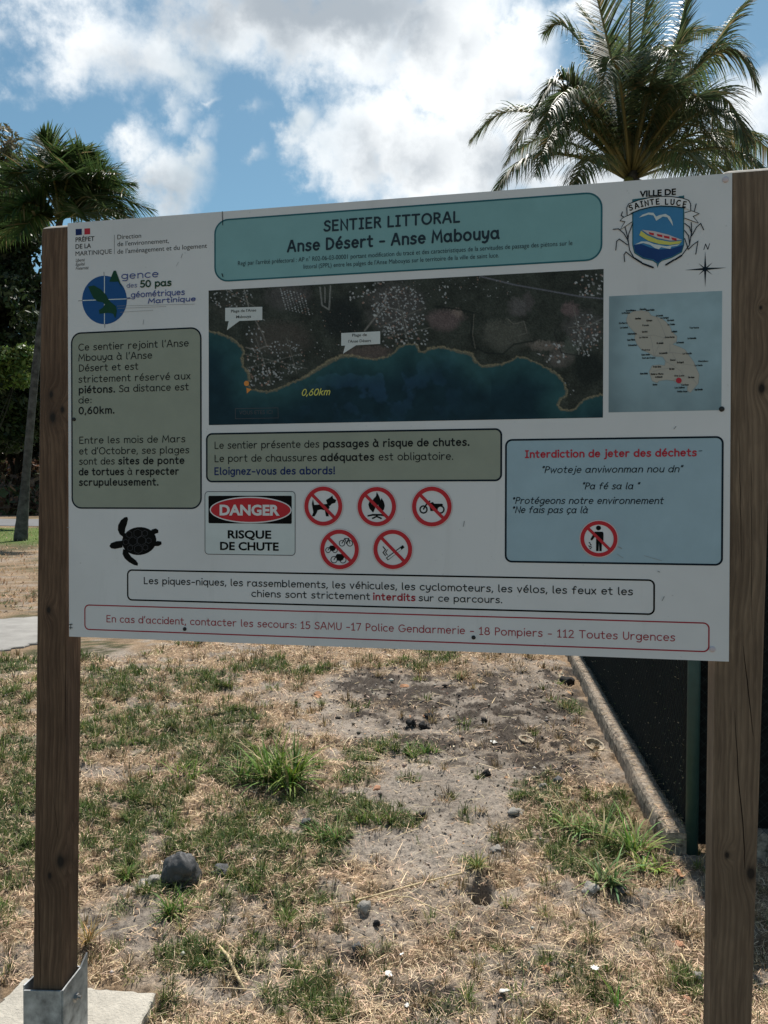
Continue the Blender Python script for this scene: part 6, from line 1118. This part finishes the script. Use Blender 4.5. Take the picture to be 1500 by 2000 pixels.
# slim palm on the left, its stem leaning right
YL = 30.0
lb_ = gr(40, 1056); YL = lb_[1]; hb = at(118, 425, YL + .5)
sp = root('slim_palm', 'slim leaning palm with dense dark fronds left of the left post', 'palm tree', (lb_[0], lb_[1], 0))
trunk(sp, [tuple(lb_), tuple(at(50, 940, YL)), tuple(at(62, 800, YL)), tuple(at(78, 650, YL + .2)), tuple(at(105, 500, YL + .4)), tuple(hb)], [.24, .14, .13, .125, .115, .11], MAT_TRUNK)
rl = random.Random(3)
LF = [(62, 300, 1.0), (78, 262, -.5), (45, 330, 1.2), (150, 300, .6), (168, 285, -.6), (190, 315, 1.3), (228, 345, .0), (255, 375, -1.2), (262, 405, .9), (300, 402, .4), (288, 440, -.8), (262, 352, .6), (225, 330, -1.6), (10, 330, -.4), (-20, 370, 1.0), (0, 420, -1.6), (120, 290, -1.4), (100, 275, 1.6), (210, 400, -2.4), (270, 430, 0), (30, 460, -1.8), (150, 330, -2.4), (85, 320, -2.3), (235, 440, 1.8), (-10, 470, 1.2), (190, 450, -2.6)]
for i, (tx_, ty_, dd_) in enumerate(LF):
    x0, y0 = 118, 425; mx, my = x0 + (tx_ - x0) * .55, y0 + (ty_ - y0) * .62 - 26; frond(sp, [at(x0, y0, YL + .5), at(x0 + (tx_ - x0) * .25, y0 + (ty_ - y0) * .38 - 12, YL + .5 + dd_ * .3), at(mx, my, YL + .5 + dd_ * .7), at(tx_, ty_ + 8, YL + .5 + dd_ * 1.2)], 1.25, 84, .35, 200 + i, (.05, .09, .028), start=.25, wid=.095, plume=.6)

# ------------------------------------------------------------------ broadleaf trees
def leaf_cloud(blobs_, n, size, colr, seed, zlo=None):
    rnd = np.random.RandomState(seed); B = np.array(blobs_, float); vol = B[:, 3] * B[:, 4] * B[:, 5]; ch = rnd.choice(len(B), n, p=vol / vol.sum()); d = rnd.normal(size=(n, 3)); d /= np.linalg.norm(d, axis=1)[:, None]; r = rnd.rand(n) ** .42
    P = B[ch, :3] + d * r[:, None] * B[ch, 3:6]; cl = rnd.normal(size=(n, 3)) * .0
    key = np.floor(P / (size * 7)).astype(int); hsh = (np.abs(np.sin(key[:, 0] * 12.9898 + key[:, 1] * 78.233 + key[:, 2] * 37.719) * 43758.5453) % 1); keep = hsh > .24; P = P[keep]; n = len(P); hs = hsh[keep]
    a = rnd.normal(size=(n, 3)); a /= np.linalg.norm(a, axis=1)[:, None]; b = np.cross(a, rnd.normal(size=(n, 3))); b /= np.linalg.norm(b, axis=1)[:, None]; s = size * rnd.uniform(.6, 1.3, (n, 1))
    V = np.stack([P - a * s, P + b * s * .45, P + a * s, P - b * s * .45], 1).reshape(-1, 3); F = np.arange(n * 4).reshape(-1, 4)
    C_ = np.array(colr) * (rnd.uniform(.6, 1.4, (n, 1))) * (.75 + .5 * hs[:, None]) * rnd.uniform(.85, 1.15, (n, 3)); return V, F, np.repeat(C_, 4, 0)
def tree(px_, Y_, top_px, blobs_px, n, size, colr, label, seed, tr=.25, group='broadleaf trees in the background', base_x=None):
    bx = at(px_, 1000, Y_)[0] if base_x is None else base_x; z0 = float(hillz(np.array([bx]), np.array([Y_]))[0]); rt = root('broadleaf_tree', label, 'tree', (bx, Y_, z0), group)
    B = []
    for (x_, y_, rx, ry, dy) in blobs_px: c = at(x_, y_, Y_ + dy); k = Y_ / FL; B.append((c[0], c[1], c[2], rx * k, rx * k, ry * k))
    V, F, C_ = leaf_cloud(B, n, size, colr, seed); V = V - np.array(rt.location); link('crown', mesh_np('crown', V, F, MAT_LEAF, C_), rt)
    b = MB(); off = np.array(rt.location); rnd = random.Random(seed)
    for c in B[:7]:
        c = np.array(c[:3]) - off; s = np.array([0, 0, max(.8, c[2] * .25)]); mid = (s + c) / 2 + np.array([rnd.uniform(-.5, .5), 0, .3]); b.tube([s, mid, c], [tr * .5, tr * .32, tr * .12], 7)
    m0 = np.mean([c[:3] for c in B], 0) - off; b.tube([(0, 0, -.3), (0.1, 0, m0[2] * .3), m0 * np.array([.6, .6, .75])], [tr * 1.2, tr, tr * .5], 10); link('trunk', b.mesh('trunk', MAT_BARK, True), rt)
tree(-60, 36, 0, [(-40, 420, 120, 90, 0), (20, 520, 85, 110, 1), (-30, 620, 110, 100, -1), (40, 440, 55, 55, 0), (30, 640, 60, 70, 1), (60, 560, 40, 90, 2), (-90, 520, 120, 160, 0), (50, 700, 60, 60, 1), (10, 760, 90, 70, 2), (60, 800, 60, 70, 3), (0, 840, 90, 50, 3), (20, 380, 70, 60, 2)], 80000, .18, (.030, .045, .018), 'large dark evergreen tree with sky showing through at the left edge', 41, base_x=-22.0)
tree(-10, 42, 0, [(-10, 300, 60, 60, 0), (20, 330, 40, 45, 0), (-40, 360, 80, 60, 0)], 6500, .15, (.16, .145, .08), 'brownish green treetop above the dark tree at the left edge', 42, base_x=-27.5)
tree(20, 33, 0, [(15, 705, 40, 26, 0), (48, 690, 22, 18, 0), (-20, 730, 50, 36, 0), (30, 740, 34, 20, 0)], 5200, .14, (.12, .17, .045), 'bright green low bushy tree before the dark tree at the left', 43, tr=.07, base_x=-17.5)
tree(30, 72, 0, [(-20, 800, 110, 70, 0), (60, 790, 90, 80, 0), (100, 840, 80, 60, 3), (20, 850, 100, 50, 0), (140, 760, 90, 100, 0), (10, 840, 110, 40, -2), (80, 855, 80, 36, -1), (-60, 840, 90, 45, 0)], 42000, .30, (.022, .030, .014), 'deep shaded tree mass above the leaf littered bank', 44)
for i, (x_, y_, r_, Y_, lb) in enumerate([(320, 800, 150, 70, 'rounded tree on the far bank behind the left part of the board'), (620, 820, 140, 80, 'rounded tree on the far bank behind the aerial map'), (900, 800, 150, 74, 'rounded tree on the far bank behind the board centre'), (1180, 810, 150, 66, 'rounded tree on the far bank behind the blue text box'), (1500, 780, 170, 60, 'rounded tree on the far bank right of the board'), (-350, 720, 260, 60, 'rounded tree beyond the left edge of the picture')]):
    tree(x_, Y_, 0, [(x_, y_, r_, r_ * .6, 0), (x_ - r_ * .5, y_ + 30, r_ * .7, r_ * .45, 1), (x_ + r_ * .5, y_ + 20, r_ * .7, r_ * .5, -1), (x_, y_ + 70, r_ * .9, r_ * .3, 0)], 6000, .36, (.05, .075, .028), lb, 60 + i, tr=.3)
# understorey scrub on the bank at the far left
n = 16000; y = RS.uniform(62, 92, n); x = RS.uniform(-.62, -.30, n) * y; z = hillz(x, y) + RS.uniform(0, 1.5, n) ** 2; P = np.stack([x, y, z], -1); a = RS.normal(size=(n, 3)) * .22; b_v = RS.normal(size=(n, 3)) * .16
V = np.stack([P - a, P + b_v, P + a, P - b_v], 1).reshape(-1, 3); tag(link('bank_scrub', mesh_np('bank_scrub', V, np.arange(n * 4).reshape(-1, 4), MAT_LEAF, np.repeat(np.where(RS.rand(n, 1) < .75, vary((.17, .10, .065), n, .5), vary((.06, .08, .03), n)), 4, 0))), 'brown scrub and fallen leaves covering the far bank', 'scrub', kind='stuff')
print('tris', sum(len(o.data.polygons) for o in bpy.data.objects if o.type == 'MESH'))
